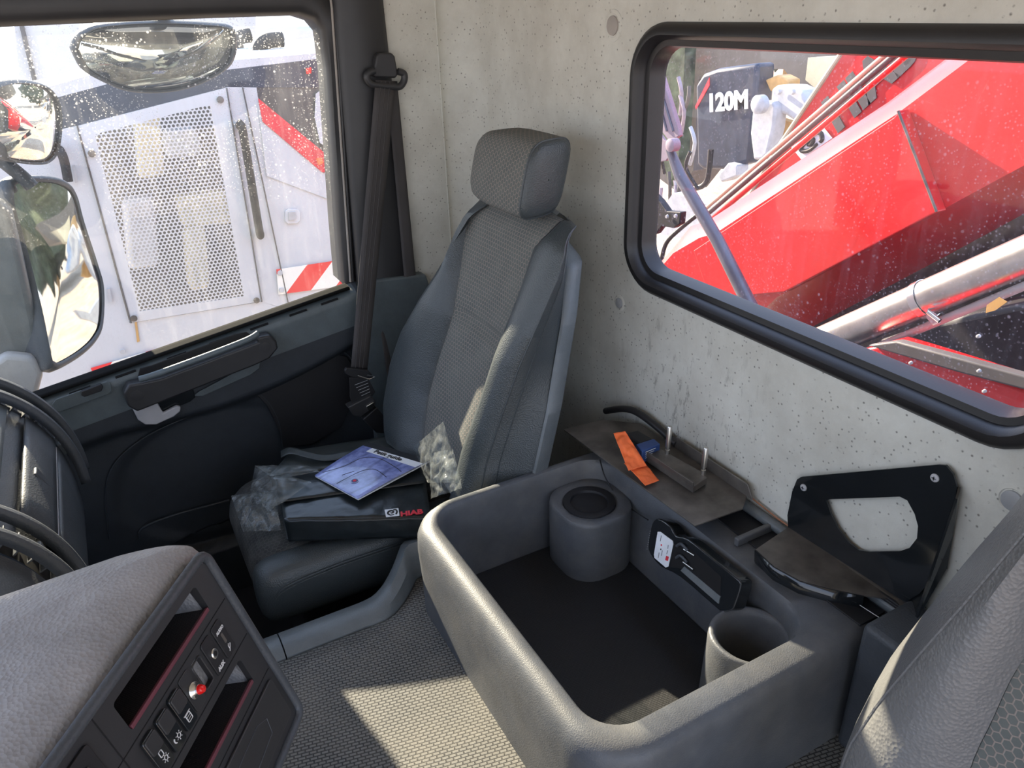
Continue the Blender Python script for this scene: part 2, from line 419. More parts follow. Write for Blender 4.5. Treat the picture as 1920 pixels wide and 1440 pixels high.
def rrect(cx, cy, w, h, r, n=6):
    out = []
    for (sx, sy, a0) in ((1, 1, 0), (-1, 1, 90), (-1, -1, 180), (1, -1, 270)):
        for i in range(n + 1):
            a = math.radians(a0 + 90 * i / n)
            out.append((cx + sx * (w / 2 - r) + r * math.cos(a), cy + sy * (h / 2 - r) + r * math.sin(a)))
    return out
def lathe(name, c, axis, prof, mat, parent=None, n=28, **k):
    """prof: list of (radius, distance along axis)"""
    u, w = frame_of(axis); a = V(axis).normalized(); c = V(c)
    P = [[c + a * h + (u * math.cos(2 * math.pi * j / n) + w * math.sin(2 * math.pi * j / n)) * max(r, 1e-5) for j in range(n)] for r, h in prof]
    return sheet(name, P, mat, parent, closed=True, cap0=True, cap1=True, **k)
def text(name, body, origin, xdir, ydir, size, mat, parent=None, bold=0.0, ext=0.0004, shear=0.0, squeeze=1.0, label=None):
    cu = bpy.data.curves.new(name, 'FONT'); cu.body = body; cu.size = size; cu.offset = bold; cu.extrude = ext; cu.shear = shear
    cu.resolution_u = 4
    tmp = bpy.data.objects.new('tmp', cu); COL.objects.link(tmp)
    dg = bpy.context.evaluated_depsgraph_get(); me = bpy.data.meshes.new_from_object(tmp.evaluated_get(dg))
    bpy.data.objects.remove(tmp)
    x = V(xdir).normalized(); y = V(ydir); y = (y - x * y.dot(x)).normalized(); z = x.cross(y)
    Mx = Matrix(((x.x * squeeze, y.x, z.x, origin[0]), (x.y * squeeze, y.y, z.y, origin[1]), (x.z * squeeze, y.z, z.z, origin[2]), (0, 0, 0, 1)))
    me.transform(Mx); me.materials.clear()
    return link(name, me, mat, parent, smooth=False, label=label)
def interp(tab, x):
    if x <= tab[0][0]: return tab[0][1]
    for (a, va), (b, vb) in zip(tab, tab[1:]):
        if x <= b:
            t = (x - a) / (b - a); t = t * t * (3 - 2 * t) if False else t
            return va + (vb - va) * t
    return tab[-1][1]
def struct(o): o['kind'] = 'structure'; return o

# ================================================================== the cab shell
R = 1.12          # rear wall
D = 2.30          # plane of the passenger door window
# rear wall with a rounded window opening
WY0, WY1, WZ0, WZ1 = 0.47, 1.445, -0.605, -0.072
def ring(w, h, r, n=8, cy=(WY0 + WY1) / 2, cz=(WZ0 + WZ1) / 2): return rrect(cy, cz, w, h, r, n)
_w, _h = WY1 - WY0, WZ1 - WZ0
inner = ring(_w, _h, 0.075)
rows = []
rows.append([V((R + 0.06, y, z)) for y, z in inner])
rows.append([V((R + 0.012, y, z)) for y, z in inner])
rows.append([V((R + 0.002, y, z)) for y, z in ring(_w + 0.02, _h + 0.02, 0.085)])
rows.append([V((R - 0.004, y, z)) for y, z in ring(_w + 0.05, _h + 0.05, 0.10)])
rows.append([V((R - 0.002, y, z)) for y, z in ring(_w + 0.10, _h + 0.10, 0.12)])
rows.append([V((R, y, z)) for y, z in ring(_w + 0.18, _h + 0.18, 0.10)])
# outer ring: every point pushed out to the wall's rectangle
YL, YRt, ZT, ZB = 2.19, -0.9, 0.32, -1.8
cyw, czw = (WY0 + WY1) / 2, (WZ0 + WZ1) / 2
outer = []
cnt = len(inner); q = cnt // 4
cor = [(YL, ZT), (YRt, ZT), (YRt, ZB), (YL, ZB)]
for i, (y, z) in enumerate(inner):
    k = i // q; f = (i % q) / (q - 1)
    cy_, cz_ = cor[k]
    # spread along the edges near the corner
    if k == 0: p = (YL, ZT - (1 - f) * 2 * 0.3) if f < 0.5 else (YL - (f - 0.5) * 2 * 0.3, ZT)
    elif k == 1: p = (YRt + (0.5 - f) * 2 * 0.3, ZT) if f < 0.5 else (YRt, ZT - (f - 0.5) * 0.6)
    elif k == 2: p = (YRt, ZB + (0.5 - f) * 0.6) if f < 0.5 else (YRt + (f - 0.5) * 0.6, ZB)
    else: p = (YL - (0.5 - f) * 0.6, ZB) if f < 0.5 else (YL, ZB + (f - 0.5) * 0.6)
    if k == 0 and f < 0.5: p = (YL, ZT - (0.5 - f) * 0.6)
    outer.append(V((R, p[0], p[1])))
rows.append(outer)
wall = struct(sheet('wall_rear', rows, M['liner'], closed=True, angle=50))
# the liner curves round into the side: seam at the end of the curve
rc = 0.11; P = []
for i in range(9):
    a = math.radians(90 * i / 8)
    P.append([V((R - rc + rc * math.cos(a), YL + rc * math.sin(a), z)) for z in [ZT, -0.2, -0.6, -1.0, ZB]])
struct(sheet('trim_1', P, M['liner'], angle=60))
# side liner between the seam and the pillar trim, slightly proud
def lx(z): return 0.845 + 0.02 * max(0, -z)        # front edge, at the pillar trim
P = []
for z in [ZT, 0.1, -0.1, -0.3, -0.5, -0.7, -0.78, -0.9, ZB]:
    xs = [R - rc - 0.001, R - rc - 0.004, 0.97, 0.92, lx(z)]
    bul = [0.004, -0.012, -0.016, -0.014, -0.010]
    P.append([V((x, D + b, z)) for x, b in zip(xs, bul)])
struct(sheet('wall_right', P, M['liner'], angle=60))
struct(tube('trim_2', [(R - rc - 0.002, D - 0.010, z) for z in (ZT, -0.3, -0.7, -1.2)], 0.0035, M['liner']))

# rubber frame and glass of the rear window
rb = thing('window_1', 'black rubber framed rear cab window with dusty glass', 'window', (R, cyw, czw), kind='structure')
prof = [(-0.010, 0.045), (-0.016, 0.030), (-0.016, 0.012), (-0.008, 0.006), (0.004, 0.004), (0.012, -0.004), (0.014, -0.016), (0.03, -0.020), (0.05, -0.022)]
prof = [(0.004, 0.040), (-0.012, 0.036), (-0.020, 0.026), (-0.020, 0.014), (-0.010, 0.006), (0.006, 0.004), (0.008, -0.008), (0.030, -0.012), (0.05, -0.012)]
rows = []
for dx, e in prof: rows.append([V((R + dx, y, z)) for y, z in ring(_w + 2 * e - 0.02, _h + 2 * e - 0.02, 0.072 + e)])
sheet('window_frame', rows, M['rubber'], rb, closed=True)
gl = [V((R + 0.045, y, z)) for y, z in ring(_w - 0.02, _h - 0.02, 0.07)]
mesh('pane', gl, [tuple(range(len(gl)))], M['rear_glass'], rb, smooth=False)

# liner fastening caps
def cap(px, py, r, mname, label, X=R, y_plane=None):
    c = onX(px, py, X) if y_plane is None else onY(px, py, y_plane)
    ax = V((-1, 0, 0)) if y_plane is None else V((0, -1, 0))
    t = thing('liner_cap', label, 'cap', c, kind='thing')
    lathe('rim', c, ax, [(r * 1.65, -0.002), (r * 1.6, 0.001), (r * 1.2, 0.0025), (r * 1.1, 0.001)], M['liner'], t)
    lathe('button', c, ax, [(r, 0.0), (r * 0.97, 0.004), (r * 0.8, 0.0052), (0.0005, 0.0055)], M[mname], t)
M['cap'] = plain('grey_cap', (0.36, 0.37, 0.38), 0.5)
M['cap2'] = plain('liner_coloured_cap', (0.36, 0.33, 0.30), 0.7)
cap(1162, 568, 0.0135, 'cap', 'round grey cap on the felt wall between seat and window')
cap(1899, 938, 0.017, 'cap', 'round grey cap on the felt wall right of the black holder')
cap(886, 185, 0.010, 'cap2', 'small beige cap beside the liner seam above the headrest')
cap(1150, 48, 0.021, 'cap2', 'large felt covered cap above the corner of the rear window')

# ceiling, windscreen header, floor
struct(rbox('ceiling', (0.1, 0.7, 0.36), AX, (2.1, 3.4, 0.05), M['liner']))
struct(rbox('floor', (0.15, 0.75, -1.82), AX, (2.1, 3.2, 0.06), M['black']))
struct(rbox('wall_front', (-0.88, 0.75, -1.40), AX, (0.05, 3.1, 0.9), M['black']))
struct(rbox('trim_3', (-0.86, 0.75, 0.31), AX, (0.10, 3.3, 0.10), M['black']))
struct(slab('trim_4', [(-0.92, 2.26, -1.0), (-0.78, 2.26, -1.0), (-0.70, 2.26, 0.34), (-0.86, 2.26, 0.34)], (0, 0.10, 0), M['black'], bevel=0.01))

# ------------------------------------------------------------------ B pillar trim
pil = struct(slab('wall_pillar', [(0.655, 0, 0.33), (0.845, 0, 0.33), (0.846, 0, -0.05), (0.858, 0, -0.80), (0.64, 0, -0.80)], (0, 0, 0), M['plastic'])) if False else None
P = []
for z in [0.33, 0.0, -0.25, -0.5, -0.7, -0.80]:
    x0 = 0.700 - 0.02 * max(0, -z) * 2
    P.append([V((x0, D + 0.02, z)), V((x0 + 0.004, D - 0.025, z)), V((x0 + 0.02, D - 0.038, z)), V((lx(z) - 0.02, D - 0.035, z)), V((lx(z), D - 0.022, z)), V((lx(z) + 0.002, D, z))])
struct(sheet('trim_5', P, M['bezel'], angle=60))
struct(slab('trim_6', [(0.655, 0, -0.785), (0.70, 0, -0.765), (0.885, 0, -0.775), (0.90, 0, -0.83), (0.90, 0, -1.75), (0.66, 0, -1.75)], (0, 0, 0), M['door'])) if False else None
sp6 = [(0.655, D - 0.05, -0.79), (0.70, D - 0.05, -0.775), (0.895, D - 0.05, -0.79), (0.905, D - 0.05, -0.83), (0.91, D - 0.05, -1.78), (0.66, D - 0.05, -1.78)]
struct(slab('trim_6', sp6, (0, 0.06, 0), M['door_pad'], bevel=0.008))
# seal strips along the door frame
def dframe(z): return 0.668 - 0.060 * max(0, -z)      # inner edge of the frame at depth D
for k, (off, r, mt, yy) in enumerate([(0.018, 0.0035, 'cap2', -0.012), (0.027, 0.006, 'rubber', -0.010)]):
    pts = [(dframe(z) + off + 0.012, D + yy, z) for z in (0.10, 0.0, -0.2, -0.4, -0.6, -0.78)]
    struct(tube('trim_%d' % (7 + k), pts, r, M[mt]))

struct(slab('trim_9', [(-0.80, D - 0.01, 0.085), (0.72, D - 0.01, 0.085), (0.72, D - 0.01, 0.36), (-0.80, D - 0.01, 0.36)], (0, 0.09, 0), M['bezel'], smooth=False))

# ================================================================== passenger door
dr = thing('door_1', 'dark blue-grey passenger door with a long grab handle', 'door', (0.2, D, -1.75), kind='structure')
# window frame (upright and header) as one swept outline with a hole
pe = [onY(px, py, D) for px, py in [(640, 534), (632, 400), (620, 250), (612, 120)]]
Zs = -0.86
def sill(x): return -0.785 - (0.62 - x) * 0.155        # window sill line seen from the cab
opening = []
tr = onY(612, 80, D)
hdr = lambda x: -0.012 - 0.02 * (x)                   # header line
pts = [(0.628, sill(0.628))]
for px, py in [(633, 420), (622, 250), (614, 130)]:
    p = onY(px, py, D); pts.append((p.x, p.z))
p0 = onY(611, 92, D)
for px, py in [(605, 58), (588, 38), (560, 29), (400, 34), (200, 42), (0, 51)]:
    p = onY(px, py, D); pts.append((p.x, p.z))
pts += [(-0.62, pts[-1][1] - 0.0), (-0.66, -0.10), (-0.70, sill(-0.70))]
out_pts = []
n_ = len(pts)
outp = [(0.668, -0.86), (0.675, -0.6), (0.685, -0.3), (0.70, -0.12), (0.71, -0.02), (0.70, 0.06), (0.66, 0.09), (0.47, 0.10), (0.25, 0.10), (0.0, 0.10), (-0.66, 0.10), (-0.74, 0.05), (-0.78, -0.86)]
rowsF = []
for yy, f in ((0.10, 0.0), (0.02, 0.0), (-0.004, 0.10), (-0.012, 0.25), (-0.010, 0.8), (0.03, 1.0)):
    rowsF.append([V((a[0] + (b[0] - a[0]) * f, D + yy, a[1] + (b[1] - a[1]) * f)) for a, b in zip(pts, outp)])
sheet('window_surround', rowsF, M['bezel'], dr, angle=60)
gls = [V((x, D + 0.045, z)) for x, z in pts]
gls = [V((0.66, D + 0.045, -0.88))] + gls[1:-1] + [V((-0.72, D + 0.045, -1.05))]
mesh('pane', gls, [tuple(range(len(gls)))], M['door_glass'], dr, smooth=False)

# door inner panel: relief over (x, z)
DI = D - 0.02
def padline(x):   # lower edge of the proud arm-rest band
    return sill(x) - (0.165 + 0.045 * math.sin(max(0, min(1, (x + 0.1) / 0.75)) * math.pi))
def relief(x, z):
    s_ = sill(x); t = (s_ - z)
    b = max(0.0, s_ - padline(x))
    if t < 0: return 0.0
    if t < 0.02: return 0.055 * math.sin(t / 0.02 * math.pi / 2)
    h = 0.055
    f = (t - b) / 0.05
    if f > 0:
        f = min(1, f); f = f * f * (3 - 2 * f); h = 0.055 - 0.045 * f
    # oval pocket area pressed in below
    e = ((x - 0.16) / 0.33) ** 2 + ((z + 1.32) / 0.24) ** 2
    if e < 1: h -= 0.012 * min(1, (1 - e) * 5)
    # long storage bin mouth near the bottom
    e2 = (abs(x - 0.22) / 0.30) ** 4 + (abs(z + 1.56) / 0.045) ** 2
    if e2 < 1: h -= 0.05 * min(1, (1 - e2) * 3)
    return h
xs = [(-0.72 + 1.38 * i / 120) for i in range(121)]
ts = [0, 0.003, 0.008, 0.014, 0.02] + [0.02 + 0.95 * (i / 110) for i in range(1, 111)]
P = [[V((x, DI - relief(x, sill(x) - t), sill(x) - t)) for x in xs] for t in ts]
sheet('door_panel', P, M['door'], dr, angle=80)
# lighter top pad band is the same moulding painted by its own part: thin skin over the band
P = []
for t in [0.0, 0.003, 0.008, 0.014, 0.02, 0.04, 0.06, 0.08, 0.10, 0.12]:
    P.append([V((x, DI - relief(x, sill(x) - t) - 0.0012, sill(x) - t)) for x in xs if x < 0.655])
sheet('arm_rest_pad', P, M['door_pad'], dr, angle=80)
# black sill seal + defrost slots
ribbon('window_seal', [(x, D - 0.045, sill(x) + 0.003) for x in (-0.70, -0.4, 0, 0.3, 0.63)], (0, 1, 0), 0.05, 0.008, M['seal'], dr)
for i, x in enumerate([-0.28, -0.16, -0.04, 0.10, 0.22, 0.34, 0.46, 0.56]):
    if i in (0, 3): pass
    rbox('vent_slot', (x, DI - 0.0535, sill(x) - 0.014), (V((1, 0, 0.155)), V((0, 1, 0.25)), V((-0.155, 0, 1))), (0.055, 0.006, 0.0035), M['void'], dr, bevel=0)
# grab handle: dark plastic body with recess above
YF = DI - 0.062
def dp(px, py, y=YF): return onY(px, py, y)
body = [dp(*q) for q in [(229, 728), (238, 712), (262, 708), (300, 700), (478, 634), (474, 626), (500, 620), (513, 632), (516, 645), (500, 664), (470, 678), (255, 762), (238, 752)]]
slab('grab_handle', body, (0, -0.040, 0), M['bezel'], dr, bevel=0.006)
gt = tube('handle_bar', smooth_path([dp(262, 711, YF - 0.046), dp(292, 702, YF - 0.054), dp(380, 670, YF - 0.058), dp(462, 638, YF - 0.054), dp(484, 625, YF - 0.046)], 5), 0.009, M['door_pad'], dr)
for q in ((257, 742), (497, 651)):
    c = dp(*q, YF - 0.040); lathe('screw_cover', c, (0, -1, 0), [(0.017, -0.002), (0.0165, 0.001), (0.014, 0.0012), (0.0005, 0.0014)], M['bezel'], dr)
rec = [dp(*q, YF + 0.004) for q in [(258, 706), (262, 690), (285, 684), (440, 626), (462, 622), (472, 630), (455, 642), (290, 702)]]
slab('handle_recess', rec, (0, -0.003, 0), M['black'], dr, bevel=0.002)
# lever recess and lever
lr = [dp(*q, YF + 0.003) for q in [(290, 744), (352, 720), (362, 728), (366, 744), (356, 752), (310, 772), (296, 762)]]
slab('lever_recess', lr, (0, -0.006, 0), M['gloss_black'], dr, bevel=0.002)
lv = [dp(*q, YF - 0.004) for q in [(247, 762), (288, 746), (296, 756), (305, 771), (330, 758), (338, 760), (337, 768), (325, 778), (292, 793), (272, 793), (258, 784)]]
slab('door_lever', lv, (0, -0.014, 0), M['lever'], dr, bevel=0.004, label='light grey pull lever')
# shiny scuffed patch under the handle bar
pl = [dp(*q, YF + 0.003) for q in [(362, 742), (372, 734), (480, 676), (488, 676), (486, 690), (470, 702), (380, 742)]]
slab('hand_rest', pl, (0, -0.004, 0), M['door_pad'], dr, bevel=0.002)
# window switch plate
sw = [dp(*q) for q in [(98, 756), (104, 748), (200, 714), (208, 718), (210, 732), (204, 738), (112, 772), (102, 769)]]
swp = slab('switch_plate', sw, (0, -0.004, 0), M['door_pad'], dr, bevel=0.002)
slab('window_switch', [dp(*q, YF - 0.004) for q in [(152, 731), (188, 717), (193, 722), (190, 730), (158, 741), (152, 738)]], (0, -0.014, 0), M['black'], swp, bevel=0.002)
# speaker grille + raised line
gr_pts = [dp(*q, DI - 0.018) for q in [(470, 728), (520, 700), (570, 680), (620, 662), (650, 668), (664, 692), (668, 740), (640, 800), (585, 832), (530, 838), (520, 800), (500, 760)]]
slab('speaker_grille', gr_pts, (0, -0.004, 0), M['black'], dr, bevel=0.002)
tube('panel_line', smooth_path([dp(*q, DI - 0.020) for q in [(205, 1010), (198, 930), (215, 870), (280, 815), (380, 770), (470, 728), (560, 684), (620, 662), (652, 664), (668, 695)]], 5), 0.0022, M['door'], dr)
tube('panel_line', smooth_path([dp(*q, DI - 0.020) for q in [(470, 728), (500, 750), (522, 790), (530, 838)]], 5), 0.0022, M['door'], dr)
tube('bin_lip', smooth_path([dp(*q, DI - 0.022) for q in [(262, 1010), (268, 990), (330, 965), (430, 938)]], 5), 0.004, M['door'], dr)

# ================================================================== engine tunnel, mat, edge trim
ZM = -1.285
tn = thing('engine_tunnel', 'raised engine tunnel with woven grey mat between seats and dash', 'engine tunnel', (0.3, 0.7, -1.78))
rbox('tunnel_body', (0.10, 0.42, -1.555), AX, (1.9, 1.80, 0.50), M['black'], tn, bevel=0.02)
# mat: grid with slight wear waves; boundary follows the trim
yb = lambda x: 1.335 if x < 0.36 else 1.335 + 0.10 * min(1, ((x - 0.36) / 0.12)) ** 1.6
P = []
for i in range(60):
    x = -0.65 + 1.75 * i / 59
    P.append([V((x, -0.45 + (yb(x) + 0.45) * j / 40, ZM + 0.002 * noise.noise(V((x * 4, j * 0.2, 0))))) for j in range(41)])
sheet('woven_mat', P, M['mat'], tn, solid=0.006)
# rounded edge trim, two pieces, rising where it meets the console
def trimrow(x, kick):
    y0 = yb(x) + 0.004; w = 0.135; rise = 0.035 * kick
    return [V((x, y0, ZM - 0.004)), V((x, y0 + 0.004, ZM + 0.006)), V((x, y0 + 0.02, ZM + 0.014 + rise)), V((x, y0 + 0.05, ZM + 0.016 + rise * 1.6)),
            V((x, y0 + 0.085, ZM + 0.006 + rise * 1.5)), V((x, y0 + 0.115, ZM - 0.02 + rise)), V((x, y0 + 0.13, ZM - 0.07)), V((x, y0 + 0.135, ZM - 0.3))]
def kick(x): return 0 if x < 0.33 else min(1, (x - 0.33) / 0.14) ** 1.5
xsA = [-0.6 + (0.128 + 0.6) * i / 12 for i in range(13)]
xsB = [0.131 + (0.75 - 0.131) * i / 40 for i in range(41)]
sheet('edge_trim', [trimrow(x, kick(x)) for x in xsA], M['trim'], tn, cap0=True, cap1=True)
sheet('edge_trim', [trimrow(x, kick(x)) for x in xsB], M['trim'], tn, cap0=True, cap1=True)

# ================================================================== passenger seat
SN = V((1, 0, -0.37)); SD = 1.05
def zy(pxs, d):
    out = []
    for p in pxs:
        q_ = onP(p[0], p[1], SN, d); out.append((-q_.z, q_.y))
    return sorted(out)
tabL = zy([(905, 380), (880, 405), (862, 440), (830, 505), (800, 560), (770, 612), (750, 670), (738, 740), (740, 790), (752, 830)], SD + 0.03)
tabSL = zy([(893, 385), (875, 430), (866, 500), (851, 590), (822, 680), (806, 740), (798, 800), (796, 850)], SD + 0.035)
tabSR = zy([(1022, 440), (1000, 465), (986, 510), (970, 560), (942, 655), (915, 740), (880, 830), (866, 890)], SD + 0.03)
tabR = zy([(1036, 438), (1042, 480), (1030, 530), (1002, 600), (962, 700), (927, 800), (905, 870), (893, 925)], SD)
tabB = zy([(1046, 436), (1068, 500), (1058, 600), (1048, 660), (1030, 770), (1008, 870), (1000, 900)], SD + 0.12)
ztop, zbot = 0.462, 1.17
st = thing('passenger_seat', 'high-backed grey patterned cloth passenger seat with black leather bolsters', 'seat', (0.5, 1.78, -1.78))
def sx(zz, off): return SD + 0.37 * (-zz) + off
zr = [ztop + (zbot - ztop) * i / 72 for i in range(73)]
def top_off(zz):   # the top rolls back
    t = max(0.0, 1 - (zz - ztop) / 0.045); return 0.03 * t * t
def prof_at(zz):
    yL, sL, sR, yR, yB = [interp(t, zz) for t in (tabL, tabSL, tabSR, tabR, tabB)]
    o = top_off(zz); k = min(1.0, max(0.0, (zz - ztop) / 0.30))       # bolsters grow downwards
    b = 0.014 + 0.042 * k
    fold = 0.014 * math.exp(-((zz - 0.765) / 0.014) ** 2) - (0.007 if zz > 0.765 else 0)
    cl = []
    for i in range(17):
        t = i / 16; y = sL + (sR - sL) * t
        cl.append(V((sx(zz, 0.032 + o + 0.010 * math.sin(t * math.pi) * k + fold * min(1.0, 9 * t * (1 - t))), y, -zz)))
    Lb = [(yL - 0.025, 0.135), (yL - 0.006, 0.10), (yL, 0.065), (yL - 0.006, 0.035), (yL - 0.025, 0.032 - b * 0.8), (yL - 0.05 if yL - sL > 0.09 else (yL + sL) / 2, 0.032 - b)]
    Lb = [V((sx(zz, a + o), y, -zz)) for y, a in Lb]
    m = (Lb[-1].y + sL) / 2
    Lb += [V((sx(zz, 0.032 + o - b * 0.75), m, -zz)), V((sx(zz, 0.032 + o - b * 0.15), sL + 0.004, -zz)), V((sx(zz, 0.034 + o), sL, -zz))]
    w = sR - yR
    Rb = [(sR, 0.034), (sR - 0.004, 0.032 - b * 0.15), (sR - w * 0.25, 0.032 - b * 0.75), (sR - w * 0.5, 0.032 - b), (sR - w * 0.8, 0.032 - b * 0.85), (yR, 0.028 - b * 0.3), (yR + 0.12 * (yB - yR), 0.045), (yR + 0.5 * (yB - yR), 0.078), (yB, 0.112)]
    kt = 0.5 + 0.5 * min(1.0, (zz - ztop) / 0.10)
    Rb = [V((sx(zz, (a if a < 0.04 else 0.04 + (a - 0.04) * kt) + o), y, -zz)) for y, a in Rb]
    return Lb, cl, Rb
rowsL, rowsC, rowsR = [], [], []
def close_top(rws, ref):
    r0 = rws[0]; tgt = sum(r0, V((0, 0, 0))) / len(r0) + V((0.01, 0, 0.004))
    return [[p.lerp(tgt, 0.97) for p in r0], [p.lerp(tgt, 0.5) + V((0, 0, 0.003)) for p in r0]] + rws
for zz in zr:
    a, b_, c_ = prof_at(zz); rowsL.append(a); rowsC.append(b_); rowsR.append(c_)
# roll the cloth over the top
topc = rowsC[0]
ymid = (topc[0].y + topc[-1].y) / 2
extra = [[V((p.x + dx, ymid + (p.y - ymid) * sy, p.z + dz - 0.010 * (1 - sy) / 0.2 * abs(p.y - ymid) / 0.15)) for p in topc] for dx, dz, sy in ((0.06, -0.02, 0.72), (0.040, 0.000, 0.84), (0.018, 0.004, 0.95))]
sheet('backrest_cloth', extra + rowsC, M['cloth'], st, angle=60)
sheet('side_bolster', close_top(rowsL, 0), M['leather'], st, angle=60)
sheet('side_bolster', close_top(rowsR, 0), M['leather'], st, angle=60)
# piping seams
def seam(rws, idx, r=0.0022, mt='leather', d=0.0):
    tube('stitched_seam', [r_[idx] + V((-d, 0, 0)) for r_ in rws], r, M[mt], st, n=6)
seam(rowsR, 5); seam(rowsR, 6, 0.0018); seam(rowsR, 0, 0.002, 'black'); seam(rowsL, -1, 0.002, 'black')
# plastic back shell
P = []
for i, zz in enumerate(zr):
    yB = interp(tabB, zz); yL = interp(tabL, zz); o = top_off(zz); kt = 0.5 + 0.5 * min(1.0, (zz - ztop) / 0.10)
    def sx(z_, a_): return SD + 0.37 * (-z_) + o + 0.04 + (a_ - o - 0.04) * kt
    P.append([V((sx(zz, 0.108 + o), yB - 0.004, -zz)), V((sx(zz, 0.112 + o), yB - 0.010, -zz)), V((sx(zz, 0.150 + o), yB - 0.006, -zz)), V((sx(zz, 0.170 + o), yB + 0.02, -zz)),
              V((sx(zz, 0.180 + o), (yB + yL) / 2, -zz)), V((sx(zz, 0.160 + o), yL - 0.04, -zz)), V((sx(zz, 0.12 + o), yL - 0.02, -zz))])
t0 = P[0]
ct = V((sum(p.x for p in t0) / 7, sum(p.y for p in t0) / 7, t0[0].z + 0.004))
P = P[1:]
P = [[p.lerp(ct, 0.5) + V((0, 0, 0.002)) for p in P[0]]] + P
sheet('back_shell', P, M['trim'], st, angle=60)
# headrest: section in (x, z) swept along y
def hsec(k, yy, sk=1.0):
    pts = []
    for i in range(28):
        a = 2 * math.pi * i / 28; ca, sa = math.cos(a), math.sin(a)
        e = 0.52
        x = math.copysign(abs(ca) ** e, ca) * 0.066 * sk; z = math.copysign(abs(sa) ** e, sa) * 0.088 * sk
        pts.append(V((0.928 + x * 1.0 + 0.25 * z, yy + 0.040 + 0.55 * x * k, -0.368 + z)))
    return pts
ys = [(1.790, 0.22), (1.788, 0.45), (1.780, 0.66), (1.766, 0.82), (1.745, 0.93), (1.715, 0.99), (1.66, 1.02), (1.58, 1.02), (1.52, 1.01), (1.503, 0.985)]
rws = [hsec(-0.25 if i < 5 else 0.12 * (i - 5) - 0.1, y_, s_) for i, (y_, s_) in enumerate(ys)]
hd = sheet('headrest', rws, M['cloth'], st, closed=True, cap0=True, angle=60)
e0 = rws[-1]
c0 = sum(e0, V((0, 0, 0))) / len(e0)
capr = [[p.copy() for p in e0], [c0 + (p - c0) * 0.97 + V((0, -0.007, 0)) for p in e0], [c0 + (p - c0) * 0.85 + V((0, -0.013, 0)) for p in e0], [c0 + (p - c0) * 0.5 + V((0, -0.016, 0)) for p in e0], [c0 + (p - c0) * 0.02 + V((0, -0.017, 0)) for p in e0]]
sheet('headrest_side', capr, M['leather'], hd, closed=True, angle=60)
tube('headrest_piping', e0 + [e0[0]], 0.0028, M['leather'], hd, n=8, caps=False)
# cushion
CX0, CX1, CY0, CY1, CZ = 0.125, 0.80, 1.60, 2.09, -1.235
rws = []
for (ins, z) in [(0.03, -0.175), (0.0, -0.13), (-0.004, -0.08), (0.004, -0.04), (0.022, -0.016), (0.05, -0.004), (0.09, 0.002), (0.16, 0.0), (0.21, -0.002)]:
    r0 = rrect((CX0 + CX1) / 2, (CY0 + CY1) / 2, CX1 - CX0 - 2 * ins, CY1 - CY0 - 2 * ins, max(0.02, 0.11 - ins * 0.5), 8)
    rws.append([V((x, y, CZ + z - 0.03 * (x - 0.2))) for x, y in r0])
sheet('seat_cushion', rws, M['cloth_dark'], st, closed=True, cap0=True, cap1=True, angle=60)
# leather bolster along the inboard edge
rws = []
for x, s_ in [(0.118, 0.3), (0.122, 0.62), (0.135, 0.85), (0.16, 0.97), (0.20, 1.0), (0.35, 1.0), (0.5, 1.0), (0.65, 1.0), (0.74, 0.95)]:
    sec = []
    for i in range(20):
        a = 2 * math.pi * i / 20; ca, sa = math.cos(a), math.sin(a); e = 0.55
        sec.append(V((x, 1.628 + math.copysign(abs(ca) ** e, ca) * 0.056 * s_, CZ - 0.082 + math.copysign(abs(sa) ** e, sa) * 0.083 * s_)))
    rws.append(sec)
sheet('cushion_bolster', rws, M['leather'], st, closed=True, cap0=True, cap1=True, angle=60)
for dz in (-0.030, -0.038):
    tube('stitched_seam', smooth_path([(0.148, 1.585, CZ - 0.12), (0.17, 1.573, CZ + dz - 0.02), (0.30, 1.571, CZ + dz), (0.5, 1.571, CZ + dz), (0.72, 1.572, CZ + dz)], 5), 0.0018, M['leather'], st, n=6)
rbox('seat_base', (0.47, 1.86, -1.60), AX, (0.48, 0.36, 0.40), M['black'], st, bevel=0.03)
# recliner lever beside the backrest
slab('recliner_lever', [onY(*p, 1.50) for p in [(906, 902), (912, 880), (925, 871), (965, 866), (980, 872), (984, 884), (960, 905)]], (0, 0.03, 0), M['plastic'], st, bevel=0.006)

# ================================================================== storage console between the seats
ZC = -1.03
cs = thing('storage_console', 'grey plastic centre console tray between the seats with two cup holders', 'console', (0.75, 1.0, -1.3))
def crow(x0, x1, y0, y1, r, z, sag=0.0):
    return [V((x, y, z)) for x, y in rrect((x0 + x1) / 2, (y0 + y1) / 2, x1 - x0, y1 - y0, r, 10)]
rws = [crow(0.452, 1.11, 0.600, 1.400, 0.105, -1.283), crow(0.452, 1.11, 0.600, 1.400, 0.105, -1.20), crow(0.446, 1.11, 0.598, 1.395, 0.105, -1.10),
       crow(0.446, 1.11, 0.600, 1.390, 0.105, -1.065), crow(0.452, 1.11, 0.602, 1.385, 0.105, -1.046), crow(0.461, 1.105, 0.608, 1.375, 0.105, -1.034), crow(0.476, 1.10, 0.620, 1.365, 0.105, -1.029),
       crow(0.490, 0.972, 0.660, 1.352, 0.075, -1.031), crow(0.497, 0.965, 0.666, 1.347, 0.072, -1.040), crow(0.503, 0.960, 0.671, 1.343, 0.07, -1.06), crow(0.535, 0.950, 0.680, 1.338, 0.06, -1.16), crow(0.562, 0.945, 0.695, 1.335, 0.05, -1.252)]
sheet('console_body', rws, M['tray'], cs, closed=True, cap1=True, angle=50)
mt_ = crow(0.555, 0.943, 0.692, 1.333, 0.05, -1.246)
